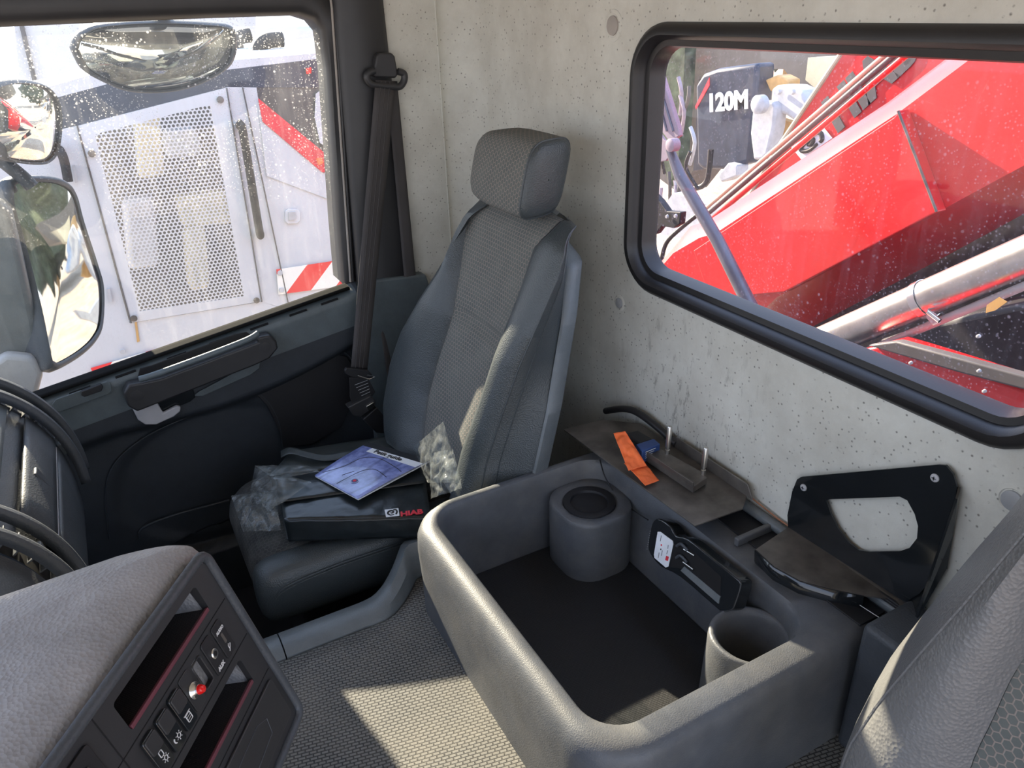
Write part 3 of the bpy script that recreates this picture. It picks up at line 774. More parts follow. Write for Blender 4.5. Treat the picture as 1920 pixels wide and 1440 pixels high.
mesh('tray_mat', mt_, [tuple(range(len(mt_)))], M['tray_mat'], cs, smooth=False, solid=0.003, solid_off=1)
def cup(name, c, rw, rim, depth, mats, blk, zt, zb, taper=0.0, label=None):
    """holder block with a round well; blk = outline (x, y) list with 36 points"""
    n = len(blk); P = []
    P.append([V((c.x + (x - c.x) * (1 - taper), c.y + (y - c.y) * (1 - taper), zb)) for x, y in blk])
    P.append([V((x, y, zt - 0.012)) for x, y in blk])
    P.append([V((c.x + (x - c.x) * 0.985, c.y + (y - c.y) * 0.985, zt - 0.003)) for x, y in blk])
    P.append([V((c.x + (x - c.x) * 0.95, c.y + (y - c.y) * 0.95, zt)) for x, y in blk])
    circ = []
    for x, y in blk:
        a = math.atan2(y - c.y, x - c.x); circ.append((math.cos(a), math.sin(a)))
    for r, z in ((rw + 0.006, zt), (rw + 0.001, zt - 0.004), (rw - 0.002, zt - 0.02), (rw - 0.006, zt - depth)):
        P.append([V((c.x + ca * r, c.y + sa * r, z)) for ca, sa in circ])
    o = sheet(name, P, mats[0], cs, closed=True, cap1=True, angle=50, label=label)
    if rim:
        lathe('rubber_insert', (c.x, c.y, zt), (0, 0, 1), [(rw + 0.004, -0.003), (rw + 0.003, 0.0035), (rw - 0.004, 0.0045), (rw - 0.014, 0.0025), (rw - 0.017, -0.006), (rw - 0.019, -0.085)], mats[1], o, n=36)
    return o
cL = onZ(1110, 938, -1.062)
cL = V((0.866, 1.248, 0))
blkL = rrect((cL.x - 0.084 + 0.962) / 2, (cL.y - 0.088 + 1.345) / 2, 0.962 - cL.x + 0.084, 1.345 - cL.y + 0.088, 0.070, 8)
cup('cup_holder', cL, 0.060, True, 0.09, (M['tray'], M['black']), blkL, -1.078, -1.248, label='small cup holder with a black rubber insert')
cR = V((0.888, 0.737, 0))
blkR = rrect(0.888, 0.737, 0.158, 0.155, 0.074, 8)
cup('cup_holder', cR, 0.065, False, 0.14, (M['tray'],), blkR, -1.078, -1.248, taper=-0.06, label='open plain grey cup holder, lit by the sun')
# shelf recess behind the tray
rbox('rear_shelf', (1.075, 0.93, -1.0285), AX, (0.09, 0.62, 0.004), M['black'], cs, bevel=0.001)
rbox('rear_side_panel', (1.05, 0.20, -1.125), AX, (0.13, 0.78, 0.30), M['plastic'], cs, bevel=0.012)
tube('rear_lip', [(1.105, 0.60, -1.015), (1.105, 1.40, -1.015)], 0.012, M['trim'], cs)
rbox('shelf_divider', (1.05, 0.905, -1.02), AX, (0.10, 0.012, 0.02), M['tray'], cs, bevel=0.003)

# ================================================================== centre dash hump with the switch panel
PB = V((0.003, 0.82, -0.605)); PU = V((0.571, 0.821, 0)).normalized(); PV = V((0.238, -0.164, -0.957)).normalized()
PN = PV.cross(PU).normalized()
if PN.x < 0: PN = -PN
def pp(px, py, off=0.0):
    """point on the switch panel plane, lifted off it by off"""
    r_ = ray(px, py); return r_ * ((PB.dot(PN) + off) / r_.dot(PN))
def pq(u, v, off=0.0): return PB + PU * u + PV * v + PN * off
hump = thing('dashboard_console', 'grey grained centre dash console angled to the driver with storage slots and switches', 'dashboard', (-0.2, 0.6, -1.25))
def hrow(dz_t, ins, z=None):
    """outline at height parameter; panel side follows the panel tilt"""
    b = PB + PV * dz_t - PN * 0.006
    p0 = b + PU * (0.030 - ins); p1 = b - PU * (0.46 - ins)
    zz = b.z if z is None else z
    nn = V((PN.x, PN.y, 0)).normalized()
    p0 = p0 - nn * ins; p1 = p1 - nn * ins
    yb_ = 0.885 - ins
    pts_ = [V((p1.x, p1.y, zz)), V((p0.x, p0.y, zz))]
    # rounded passenger corner
    c_ = []
    for t_ in range(1, 8):
        f = t_ / 8; q1 = V((p0.x, p0.y, 0)); q2 = V((p0.x + 0.006, yb_, 0)); q3 = V((p0.x - 0.07, yb_ + 0.006, 0))
        m_ = q1 * (1 - f) ** 2 + q2 * 2 * f * (1 - f) + q3 * f * f
        c_.append(V((m_.x, m_.y, zz)))
    pts_ += c_ + [V((p0.x - 0.07, yb_ + 0.006, zz)), V((-0.22, yb_ - 0.004, zz)), V((-0.45, yb_ - 0.02, zz)), V((-0.80, yb_ - 0.03, zz)), V((-0.80, p1.y, zz)), V((-0.5, p1.y, zz))]
    return pts_
rows = [hrow(-0.030, 0.045, -0.572), hrow(-0.030, 0.028, -0.576), hrow(-0.030, 0.012, -0.584), hrow(-0.026, 0.003, -0.594), hrow(-0.018, 0.0, -0.606), hrow(0.05, 0.0), hrow(0.15, 0.0), hrow(0.262, 0.0), hrow(0.275, 0.01), hrow(0.29, 0.06)]
_c = sum(rows[0], V((0, 0, 0))) / len(rows[0])
rows = [[_c.lerp(p, f_) + V((0, 0, 0.006 * (1 - f_))) for p in rows[0]] for f_ in (0.02, 0.3, 0.6, 0.85)] + rows
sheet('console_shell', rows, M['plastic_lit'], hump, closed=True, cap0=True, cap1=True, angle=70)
rbox('console_foot', (-0.28, 0.55, -1.08), AX, (0.35, 0.40, 0.46), M['black'], hump, bevel=0.02)
# switch panel with real slots
def boolcut(o, cutters):
    for c_ in cutters:
        m_ = o.modifiers.new('c', 'BOOLEAN'); m_.operation = 'DIFFERENCE'; m_.solver = 'EXACT'; m_.object = c_
    dg = bpy.context.evaluated_depsgraph_get(); me = bpy.data.meshes.new_from_object(o.evaluated_get(dg))
    for m_ in list(o.modifiers): o.modifiers.remove(m_)
    o.data = me
    for c_ in cutters: bpy.data.objects.remove(c_)
def quv(u0, u1, v0, v1, r=0.006, off=0.0):
    return [pq(a, b, off) for a, b in rrect((u0 + u1) / 2, (v0 + v1) / 2, u1 - u0, v1 - v0, r, 4)]
panel = slab('switch_panel', quv(-0.44, 0.016, -0.010, 0.258, 0.012, 0.002), -PN * 0.012, M['bezel'], hump, smooth=False)
slots = [(-0.190, -0.018, 0.002, 0.040), (-0.196, -0.020, 0.120, 0.160)]
cut = []
for s_ in slots: cut.append(slab('cut', quv(*s_, 0.005, 0.01), -PN * 0.03, None, None, smooth=False))
swu = [-0.026 - 0.0262 * i for i in range(7)]
for i, u_ in enumerate(swu):
    if i in (2,): cut.append(slab('cut', quv(u_ - 0.010, u_ + 0.010, 0.060, 0.100, 0.004, 0.01), -PN * 0.03, None, None, smooth=False))
shell = [o for o in bpy.data.objects if o.name.startswith('console_shell')][0]
boolcut(panel, cut)
cut = []
for s_ in slots: cut.append(slab('cut', quv(s_[0], s_[1], s_[2], s_[3], 0.005, 0.05), -PN * 0.145, None, None, smooth=False))
boolcut(shell, cut)
for s_ in slots:
    u0, u1, v0, v1 = s_
    bx = slab('storage_slot', quv(u0 + 0.0005, u1 - 0.0005, v0 + 0.0005, v1 - 0.0005, 0.005, -0.092), -PN * 0.002, M['black'], panel)
    fl = slab('slot_mat', [pq(u0, v1 - 0.0025, -0.003), pq(u1, v1 - 0.0025, -0.003), pq(u1, v1 - 0.0045, -0.09), pq(u0, v1 - 0.0045, -0.09)], PV * 0.002, M['slot_mat'], bx)
    slab('slot_lip', [pq(u0 + 0.002, v1 - 0.006, 0.0035), pq(u1 - 0.002, v1 - 0.006, 0.0035), pq(u1 - 0.002, v1 - 0.0005, 0.003), pq(u0 + 0.002, v1 - 0.0005, 0.003)], -PN * 0.004, M['slot_edge'], bx, bevel=0.0008, label='maroon front edge of the slot')
# rounded rim round the panel
rimp = quv(-0.448, 0.022, -0.016, 0.264, 0.014, 0.002)
tube('panel_rim', rimp + rimp[:1], 0.0065, M['plastic'], hump, n=10, caps=False)
# panel joints
for (a, b) in (((-0.44, 0.050), (0.012, 0.050)), ((-0.44, 0.110), (0.012, 0.110)), ((-0.215, -0.008), (-0.215, 0.256)), ((-0.214, 0.172), (0.012, 0.172))):
    tube('panel_joint', [pq(a[0], a[1], 0.0021), pq(b[0], b[1], 0.0021)], 0.0007, M['void'], panel, n=6)
# switches (from the passenger end): usb, aux, empty, indicator lamp, three rockers
def key(u_, nm, mt='black', h=0.004, lab=None):
    o_ = slab(nm, quv(u_ - 0.0108, u_ + 0.0108, 0.056, 0.104, 0.004, 0.002 + h), -PN * h, M[mt], panel, bevel=0.001, label=lab)
    return o_
def mark(body, u_, v_, sz, par, off=0.0045, rot=0.0, mt='print', bold=0.0002):
    x_ = PU * math.cos(rot) + PV * math.sin(rot); y_ = -PV * math.cos(rot) + PU * math.sin(rot)
    return text('marking', body, pq(u_, v_, off), x_, y_, sz, M[mt], par, bold, 0.0002)
k = key(swu[0], 'usb_socket', 'black', 0.002, 'charging socket with white symbols')
slab('port', quv(swu[0] - 0.002, swu[0] + 0.002, 0.072, 0.086, 0.001, 0.0045), -PN * 0.001, M['steel'], k)
mark('AUDIO', swu[0] - 0.0075, 0.069, 0.0052, k, bold=0.0003)
tube('marking', [pq(swu[0] - 0.003, 0.098, 0.0045), pq(swu[0] + 0.004, 0.091, 0.0045)], 0.0005, M['print'], k, n=6)
tube('marking', [pq(swu[0] - 0.001, 0.096, 0.0045), pq(swu[0] - 0.001, 0.0915, 0.0045), pq(swu[0] + 0.001, 0.0895, 0.0045)], 0.0005, M['print'], k, n=6)
k = key(swu[1], 'aux_socket', 'black', 0.002)
lathe('jack_ring', pq(swu[1], 0.078, 0.004), PN, [(0.006, -0.001), (0.0062, 0.002), (0.005, 0.003), (0.0032, 0.003), (0.003, 0.0)], M['chrome'], k, n=24)
lathe('jack_hole', pq(swu[1], 0.078, 0.006), PN, [(0.0028, 0), (0.0028, 0.0012)], M['void'], k, n=16)
mark('AUX', swu[1] - 0.007, 0.100, 0.0065, k, bold=0.0004)
k = slab('open_socket', quv(swu[2] - 0.010, swu[2] + 0.010, 0.060, 0.100, 0.004, -0.009), -PN * 0.002, M['void'], panel)
tube('socket_bezel', quv(swu[2] - 0.0095, swu[2] + 0.0095, 0.062, 0.099, 0.004, 0.002) + quv(swu[2] - 0.0095, swu[2] + 0.0095, 0.062, 0.099, 0.004, 0.002)[:1], 0.0012, M['bezel'], k, n=6, caps=False)
k = key(swu[3], 'lamp_blank', 'bezel', 0.0015)
lathe('lamp_collar', pq(swu[3], 0.080, 0.002), PN, [(0.0095, 0), (0.0095, 0.004), (0.007, 0.006), (0.0062, 0.010), (0.0060, 0.0105)], M['chrome'], k, n=28)
lathe('lamp_lens', pq(swu[3], 0.080, 0.0115), PN, [(0.0055, 0), (0.0055, 0.003), (0.004, 0.0062), (0.0005, 0.0072)], M['redglass'], k, n=24)
for i in (4, 5, 6):
    k = key(swu[i], 'rocker_switch', 'gloss_black', 0.0045)
    slab('rocker_top', quv(swu[i] - 0.0098, swu[i] + 0.0098, 0.057, 0.078, 0.003, 0.0085), -PN * 0.003, M['bezel'], k, bevel=0.001)
    # pictogram: lamp outline with rays
    bu, bv = swu[i], 0.092
    if i == 4:
        for r_ in (quv(bu - 0.004, bu + 0.004, bv - 0.005, bv + 0.004, 0.001, 0.0068),): tube('marking', r_ + r_[:1], 0.0005, M['print'], k, n=5)
        for dv in (-0.002, 0.001): tube('marking', [pq(bu - 0.0035, bv + dv, 0.0068), pq(bu + 0.0035, bv + dv, 0.0068)], 0.0004, M['print'], k, n=5)
        tube('marking', [pq(bu - 0.006, bv - 0.006, 0.0068), pq(bu + 0.006, bv - 0.006, 0.0068)], 0.0006, M['print'], k, n=5)
    else:
        cx_ = bu + 0.003 if i == 5 else bu + 0.002
        arc = [pq(cx_ + 0.0025 * math.cos(a_), bv + 0.0025 * math.sin(a_), 0.0068) for a_ in [math.pi * 2 * j / 12 for j in range(13)]]
        tube('marking', arc, 0.0005, M['print'], k, n=5)
        for j in range(7):
            a_ = math.pi * 2 * j / 7
            tube('marking', [pq(cx_ + 0.0035 * math.cos(a_), bv + 0.0035 * math.sin(a_), 0.0068), pq(cx_ + 0.0052 * math.cos(a_), bv + 0.0052 * math.sin(a_), 0.0068)], 0.0004, M['print'], k, n=5)
        if i == 5: tube('marking', [pq(bu - 0.004 + 0.002 * math.cos(a_), bv + 0.0028 * math.sin(a_), 0.0068) for a_ in [1.6 + 0.4 * j for j in range(8)]], 0.0008, M['print'], k, n=5)
        else:
            r_ = quv(bu - 0.0025, bu + 0.0025, 0.080, 0.087, 0.001, 0.0068); tube('marking', r_ + r_[:1], 0.0005, M['print'], k, n=5)
# lower right cover with scratch line, left control unit
slab('blank_cover', quv(-0.20, 0.004, 0.180, 0.245, 0.006, 0.006), -PN * 0.004, M['bezel'], panel, bevel=0.0015)
tube('cover_groove', [pq(-0.17, 0.20, 0.0062), pq(-0.06, 0.195, 0.0062), pq(-0.04, 0.205, 0.0062), pq(-0.045, 0.225, 0.0062), pq(-0.15, 0.235, 0.0062)], 0.0006, M['plastic'], panel, n=6)
cu_ = slab('control_unit', quv(-0.40, -0.235, 0.0, 0.12, 0.004, 0.006), -PN * 0.004, M['black'], panel, bevel=0.001)
for i in range(3):
    for j in range(3):
        kb = slab('control_key', quv(-0.262 - i * 0.034 - 0.011, -0.262 - i * 0.034 + 0.013, 0.014 + j * 0.034, 0.038 + j * 0.034, 0.002, 0.009), -PN * 0.003, M['bezel'], cu_, bevel=0.0008)
        slab('key_symbol', quv(-0.262 - i * 0.034 - 0.003, -0.262 - i * 0.034 + 0.004, 0.022 + j * 0.034, 0.027 + j * 0.034, 0.001, 0.0094), -PN * 0.0005, M['print'], kb)

# ================================================================== passenger side dashboard barrel
db = thing('dashboard', 'rounded dark dashboard with glovebox lid and slatted end vents', 'dashboard', (-0.5, 1.7, -1.78))
prof = smooth_path([(-0.80, 0, -0.76), (-0.60, 0, -0.725), (-0.46, 0, -0.715), (-0.37, 0, -0.735), (-0.31, 0, -0.772), (-0.262, 0, -0.822), (-0.228, 0, -0.885), (-0.210, 0, -0.955), (-0.206, 0, -1.03), (-0.214, 0, -1.12), (-0.24, 0, -1.25), (-0.29, 0, -1.42), (-0.36, 0, -1.60), (-0.42, 0, -1.78)], 5)
def band(name, i0, i1, y0, y1, mt, par, sc=0.0, **k_):
    """strip of the barrel between profile indices, pushed outwards by sc"""
    P_ = []
    for i in range(i0, i1 + 1):
        p = prof[i]; d_ = (prof[min(i + 1, len(prof) - 1)] - prof[max(i - 1, 0)]).normalized(); n2 = V((-d_.z, 0, d_.x)); 
        if n2.x < 0 and n2.z < 0: n2 = -n2
        q_ = p + n2 * sc
        P_.append([V((q_.x, y0 + (y1 - y0) * j / 4, q_.z)) for j in range(5)])
    return sheet(name, P_, mt, par, **k_)
N_ = len(prof) - 1
band('dash_body', 0, N_, 1.40, 1.93, M['plastic'], db, -0.010)
band('dash_body', 0, N_, 0.60, 1.315, M['plastic'], db, -0.002)
band('upper_fascia', 5, 22, 1.425, 1.895, M['trim'], db, 0.0, solid=0.006)
band('display_lens', 8, 19, 1.47, 1.85, M['gloss_black'], db, 0.001, solid=0.004)
lid = band('glovebox_lid', 25, 31, 1.425, 1.895, M['plastic'], db, 0.001, solid=0.006)
band('glovebox_lid', 32, 44, 1.425, 1.895, M['plastic'], db, -0.002, solid=0.006)
# latch
lp = prof[28]
rbox('latch', (lp.x + 0.004, 1.655, lp.z), (V((0.35, 0, -0.94)), V((0, 1, 0)), V((0.94, 0, 0.35))), (0.045, 0.03, 0.010), M['plastic'], lid, bevel=0.003)
band('lid_edge', 31, 32, 1.43, 1.892, M['lever'], db, 0.0006)
def vent(y0, y1):
    w_ = y1 - y0; t_ = None
    v_ = band('air_vent', 12, 33, y0 + 0.014, y1 - 0.014, M['void'], db, -0.012)
    band('vent_ring', 2, 40, y0, y0 + 0.013, M['plastic'], v_, 0.010, solid=0.022)
    band('vent_ring', 2, 40, y1 - 0.013, y1, M['plastic'], v_, 0.010, solid=0.022)
    for i in range(13, 33, 2):
        p = prof[i]; d_ = (prof[i + 1] - prof[i - 1]).normalized(); n2 = V((-d_.z, 0, d_.x)); n2 = n2 if n2.x > 0 or n2.z > 0 else -n2
        rbox('vent_fin', V((p.x, (y0 + y1) / 2, p.z)) - n2 * 0.002, (n2, V((0, 1, 0.0)), n2.cross(V((0, 1, 0)))), (0.013, w_ - 0.026, 0.003), M['plastic'], v_, bevel=0.001)
    p = prof[27]; rbox('vent_lever', V((p.x, (y0 + y1) / 2 + 0.0, p.z)) + V((0.006, 0, 0.0)), (V((1, 0, 0.2)), V((0, 1, 0)), V((-0.2, 0, 1))), (0.028, 0.016, 0.022), M['trim'], v_, bevel=0.004)
    p = prof[34]; lathe('vent_wheel', V((p.x - 0.003, y0 + w_ * 0.5 - 0.012, p.z)), (0, 1, 0), [(0.014, 0), (0.015, 0.002), (0.015, 0.022), (0.014, 0.024)], M['trim'], v_, n=24)
vent(1.90, 1.985)
vent(1.325, 1.412)
lathe('dash_end', (-0.45, 1.985, -1.02), (0, 1, 0), [(0.23, -0.02), (0.235, 0.0), (0.20, 0.006)], M['plastic'], db, n=40)
slab('dash_side', [V((p.x - 0.004, 1.93, p.z - 0.004)) for p in prof] , (0, 0.04, 0), M['plastic'], db)

# ================================================================== driver seat (only its passenger-side bolster shows)
ds = thing('driver_seat', 'driver seat with broad grey leather side bolster in the right foreground', 'seat', (0.85, 0.0, -1.28))
DX = 0.78
DN = V((1, 0, -0.20)); DD = DX + 0.2 * 0.6
def dy(pxs):
    o_ = []
    for p in pxs:
        q_ = onP(p[0], p[1], DN, DD); o_.append((-q_.z, q_.y))
    return sorted(o_)
dE = dy([(1960, 900), (1920, 962), (1850, 1065), (1750, 1175), (1660, 1285), (1600, 1360), (1560, 1440), (1548, 1500), (1560, 1570)])
dS = dy([(1990, 890), (1920, 1000), (1800, 1140), (1720, 1230), (1640, 1325), (1590, 1400), (1568, 1460), (1560, 1520)])
dC = dy([(2020, 1000), (1920, 1160), (1905, 1210), (1885, 1250), (1850, 1310), (1820, 1380), (1790, 1440), (1770, 1500)])
rB, rC2, rL = [], [], []
for i in range(34):
    zz = 0.36 + 0.79 * i / 33
    e_, s_, c_ = interp(dE, zz), interp(dS, zz), interp(dC, zz)
    X0 = DD - 0.2 * zz
    b = [(e_ + 0.055, 0.15), (e_ + 0.034, 0.09), (e_ + 0.014, 0.045), (e_ + 0.001, 0.018), (s_, 0.004), (s_ - 0.012, -0.002), (s_ + (c_ - s_) * 0.35, -0.012), (s_ + (c_ - s_) * 0.6, -0.006), (s_ + (c_ - s_) * 0.85, 0.018), (c_, 0.04)]
    rB.append([V((X0 + a, y_, -zz)) for y_, a in b])
    rC2.append([V((X0 + 0.042, c_ - 0.36 * j / 14, -zz)) for j in range(15)])
    rL.append([V((X0 + a, -(c_ - 0.18) * 0 + 2 * (c_ - 0.18) - y_, -zz)) for y_, a in b])
sheet('side_bolster', close_top(rB, 0), M['leather_grey'], ds, angle=70)
sheet('side_bolster', close_top(rL, 0), M['leather_grey'], ds, angle=70)
sheet('backrest_cloth', rC2, M['cloth'], ds)
tube('stitched_seam', [r_[4] for r_ in rB], 0.002, M['leather_grey'], ds, n=6)
rbox('back_shell', (DD - 0.2 * 0.82 + 0.13, interp(dC, 0.82) - 0.17, -0.84), (V((0.2, 0, 1)), V((0, 1, 0)), V((1, 0, -0.2))), (0.66, 0.36, 0.05), M['plastic'], ds, bevel=0.02)
rbox('seat_cushion', (0.45, 0.02, -1.16), AX, (0.56, 0.46, 0.13), M['cloth_dark'], ds, bevel=0.04, seg=5) if False else None

# ================================================================== seat belt
BY = D - 0.06
bl = thing('seat_belt', 'black seat belt hanging from its pillar anchor beside the passenger seat', 'seat belt', onY(722, 130, BY))
def bp(px, py, y=BY): return onY(px, py, y)
slab('anchor_cover', [bp(*q) for q in [(706, 104), (712, 98), (735, 99), (741, 106), (747, 140), (742, 147), (703, 145), (700, 138)]], (0, 0.045, 0), M['bezel'], bl, bevel=0.008)
tube('guide_loop', smooth_path([bp(702, 132), bp(690, 138), bp(688, 147), bp(696, 157), bp(712, 160), bp(735, 162), bp(750, 162), bp(758, 150), bp(757, 138), bp(746, 134)], 5), 0.010, M['bezel'], bl)
def strap(name, a, b, y0, y1, n=12, sag=0.0):
    """webbing between pixel edge pairs a (top l, r) and b (bottom l, r)"""
    P_ = []
    for i in range(n + 1):
        t_ = i / n; yy = y0 + (y1 - y0) * t_
        l_ = (a[0][0] + (b[0][0] - a[0][0]) * t_, a[0][1] + (b[0][1] - a[0][1]) * t_); r_ = (a[1][0] + (b[1][0] - a[1][0]) * t_, a[1][1] + (b[1][1] - a[1][1]) * t_)
        L_, R_ = onY(*l_, yy), onY(*r_, yy + 0.004)
        P_.append([L_.lerp(R_, j / 4) + V((0, -0.002 * math.sin(j / 4 * math.pi), 0)) for j in range(5)])
    return sheet(name, P_, M['belt'], bl, solid=0.0016)
strap('webbing', ((704, 150), (742, 152)), ((657, 700), (688, 700)), BY - 0.002, 2.13)
strap('webbing', ((724, 152), (744, 152)), ((765, 600), (787, 600)), BY + 0.012, BY + 0.016)
strap('webbing', ((704, 545), (712, 545)), ((734, 770), (748, 770)), BY + 0.018, BY + 0.0)
for k_ in (0.28, 0.5, 0.72):
    tube('webbing_rib', [onY(704 + 38 * k_ - (47 + 0) * t_ - 7 * k_ * t_, 152 + 548 * t_, BY - 0.0045 + (2.128 - BY) * t_) for t_ in (0, 0.5, 1)], 0.0013, M['belt'], bl, n=5)
# sliding tongue, folded label, buckle
BQ = 2.11
tg = slab('latch_tongue', [onY(*q, BQ) for q in [(646, 695), (650, 690), (690, 694), (700, 705), (698, 710), (660, 708), (648, 702)]], (0, 0.012, 0), M['black'], bl, bevel=0.003)
tube('tongue_blade', [onY(*q, BQ - 0.004) for q in [(670, 704), (692, 711), (702, 706), (688, 703)]], 0.003, M['chrome'], tg, n=8)
lab_ = slab('belt_label', [onY(*q, BQ + 0.004) for q in [(655, 708), (690, 708), (704, 735), (697, 745), (664, 768), (656, 745)]], (0, 0.003, 0), M['black'], bl, bevel=0.001)
for i in range(6):
    a_ = onY(665 + i * 3.2, 722 + i * 5.0, BQ + 0.0032); b_ = onY(689 + i * 1.2, 713 + i * 5.4, BQ + 0.0032)
    tube('label_line', [a_, b_], 0.0007, M['lever'], lab_, n=5)
bk = slab('belt_buckle', [onY(*q, BQ - 0.005) for q in [(680, 787), (706, 764), (738, 800), (728, 814), (706, 812)]], (0, 0.028, 0), M['black'], bl, bevel=0.004)
slab('buckle_mouth', [onY(*q, BQ - 0.010) for q in [(652, 764), (696, 742), (705, 752), (704, 762), (676, 782), (664, 780)]], (0, 0.03, 0), M['bezel'], bk, bevel=0.003)
slab('release_plate', [onY(*q, BQ - 0.015) for q in [(687, 762), (701, 754), (703, 760), (698, 768), (691, 770)]], (0, 0.008, 0), M['chrome'], bk, bevel=0.001)
tube('buckle_stalk', smooth_path([onY(730, 810, BQ), onY(742, 822, BQ - 0.02), onY(752, 835, BQ - 0.06)], 4), 0.008, M['black'], bl)

# ================================================================== things on the shelf, in the tray and on the wall
# bent steel plate with two pins
pa, pb_, pc, pd = onZ(1057, 805, -0.975), onZ(1303, 985, -0.985), onZ(1393, 953, -0.985), onZ(1372, 930, -0.985)
pe_ = V((1.085, 1.36, -0.985)); pa = onX(1057, 805, 0.925)
sp_t = thing('steel_plate', 'bare steel plate with upturned edge and two upright pins lying behind the tray', 'metal plate', (1.0, 1.15, -1.03))
pf = onZ(1180, 812, -0.985); pf.x = min(pf.x, 1.095)
slab('plate', [pa, pb_, pc, V((1.100, pc.y + 0.03, -0.985)), V((1.100, 1.36, -0.985)), V((1.03, 1.43, -0.985))], (0, 0, -0.004), M['steel'], sp_t, bevel=0.001)
slab('upturned_edge', [V((1.098, pc.y + 0.012, -0.985)), V((1.098, pc.y + 0.03, -0.955)), V((1.098, 1.22, -0.955)), V((1.098, 1.24, -0.985))], (0.004, 0, 0), M['steel'], sp_t, bevel=0.001)
slab('spacer', [V((1.0, 1.10, -1.027)), V((1.09, 1.10, -1.027)), V((1.09, 1.32, -1.027)), V((1.0, 1.32, -1.027))], (0, 0, 0.036), M['steel'], sp_t, bevel=0.002)
ak = [onZ(*q, -0.965) for q in [(1207, 850), (1300, 912), (1326, 895), (1316, 884), (1240, 842)]]
slab('bracket_block', ak, (0, 0, -0.018), M['steel'], sp_t, bevel=0.002)
rbox('bracket_lip', (ak[0] + ak[1]) / 2 + V((0, 0, 0.004)), (ak[1] - ak[0], V((0, 0, 1)), (ak[1] - ak[0]).cross(V((0, 0, 1)))), ((ak[1] - ak[0]).length, 0.012, 0.004), M['steel'], sp_t, bevel=0.001)
for q in ((1251, 851), (1318, 889)):
    b_ = onZ(*q, -0.966)
    hgt = 0.075 if q[0] < 1300 else 0.070
    lathe('pin', b_, (0.02, 0, 1), [(0.0055, 0), (0.0055, 0.012), (0.0042, 0.013), (0.0042, 0.018), (0.0062, 0.019), (0.0062, hgt - 0.002), (0.005, hgt)], M['bright_steel'], sp_t, n=18)
# thin cable hanging from the plate
tag(tube('thin_cable', smooth_path([onX(1125, 862, 0.93), onX(1135, 895, 0.94), onX(1160, 935, 0.945), onX(1185, 955, 0.945), onX(1215, 975, 0.93)], 5), 0.0016, M['black']), 'thin black cable hanging down the inside of the tray to the charger', 'cable')
# orange cloth strip
def crumple(name, quad, nu, nv, amp, sc, mat, parent=None, seed=0, bulge=0.0, bdir=(0, 0, 1), th=0.0, **k_):
    a, b, c, d = [V(p) for p in quad]; nrm_ = (b - a).cross(d - a).normalized()
    P_ = []
    for i in range(nu + 1):
        row = []
        for j in range(nv + 1):
            u_, v_ = i / nu, j / nv
            p = (a * (1 - u_) + b * u_) * (1 - v_) + (d * (1 - u_) + c * u_) * v_
            n1 = noise.noise(p * sc + V((seed, 0, 0))); n2 = noise.noise(p * sc * 2.6 + V((0, seed, 3)))
            rid = 1 - abs(n1) * 2
            e_ = min(1, min(u_, 1 - u_, v_, 1 - v_) * 8 + 0.35)
            p = p + nrm_ * (amp * (rid * 0.7 + n2 * 0.8)) * e_ + V(bdir) * bulge * math.sin(u_ * math.pi) * math.sin(v_ * math.pi)
            row.append(p)
        P_.append(row)
    return sheet(name, P_, mat, parent, solid=th, solid_off=0, **k_)
og = thing('orange_cloth', 'crumpled orange plastic strip lying on the steel plate', 'cloth', onZ(1200, 890, -0.98))
crumple('upright_fold', [onZ(1150, 812, -0.93), onZ(1172, 808, -0.92), onZ(1212, 872, -0.965), onZ(1178, 882, -0.965)], 14, 26, 0.007, 30, M['orange'], og, 3, 0.006, (-0.5, 0, 1), 0.001)
crumple('flat_end', [onZ(1170, 868, -0.972), onZ(1204, 862, -0.972), onZ(1236, 901, -0.979), onZ(1210, 910, -0.979)], 12, 14, 0.003, 40, M['orange'], og, 8, 0.004, (0, 0, 1), 0.001)
# dark bulb box and blue box against the wall
b1 = slab('black_case', [onZ(*q, -0.952) for q in [(1172, 812), (1196, 806), (1224, 822), (1200, 832)]], (0, 0, -0.030), M['black'], None, bevel=0.004)
tag(b1, 'small black case against the wall behind the orange strip', 'case')
b2 = slab('blue_box', [onZ(*q, -0.948) for q in [(1192, 833), (1226, 822), (1238, 832), (1204, 846)]], (0, 0, -0.034), M['blueprint'], None, bevel=0.002)
tag(b2, 'small blue cardboard box beside the orange strip', 'box')
for i in range(4):
    f_ = 0.18 + 0.16 * i
    a_ = onZ(1204, 846, -0.948).lerp(onZ(1192, 833, -0.948), 0.05); dirv = (onZ(1238, 832, -0.948) - onZ(1204, 846, -0.948))
    p_ = onZ(1204, 846, -0.948) + V((-0.0012, -0.0012, -0.006 - 0.0055 * i))
    tube('printed_line', [p_ + dirv * 0.2, p_ + dirv * (0.75 - 0.08 * i)], 0.0008, M['print'], b2, n=5)
for dp_, z_ in ((0, -0.957), (1, -0.95)):
    pass
tag(tube('black_hose', smooth_path([(1.09, 1.50, -1.01), (1.085, 1.42, -0.965), (1.09, 1.37, -0.952), (1.095, 1.30, -0.958), (1.10, 1.22, -0.975)], 5), 0.009, M['rubber']), 'short black hose along the wall behind the steel plate', 'hose')
tag(tube('copper_wire', [V((1.108, 1.02, -0.985)), V((1.110, 0.90, -0.998)), V((1.112, 0.82, -1.0))], 0.002, plain('copper', (0.35, 0.16, 0.09), 0.4, 0.6, bump=0)), 'thin copper coloured wire along the wall by the black holder', 'wire')

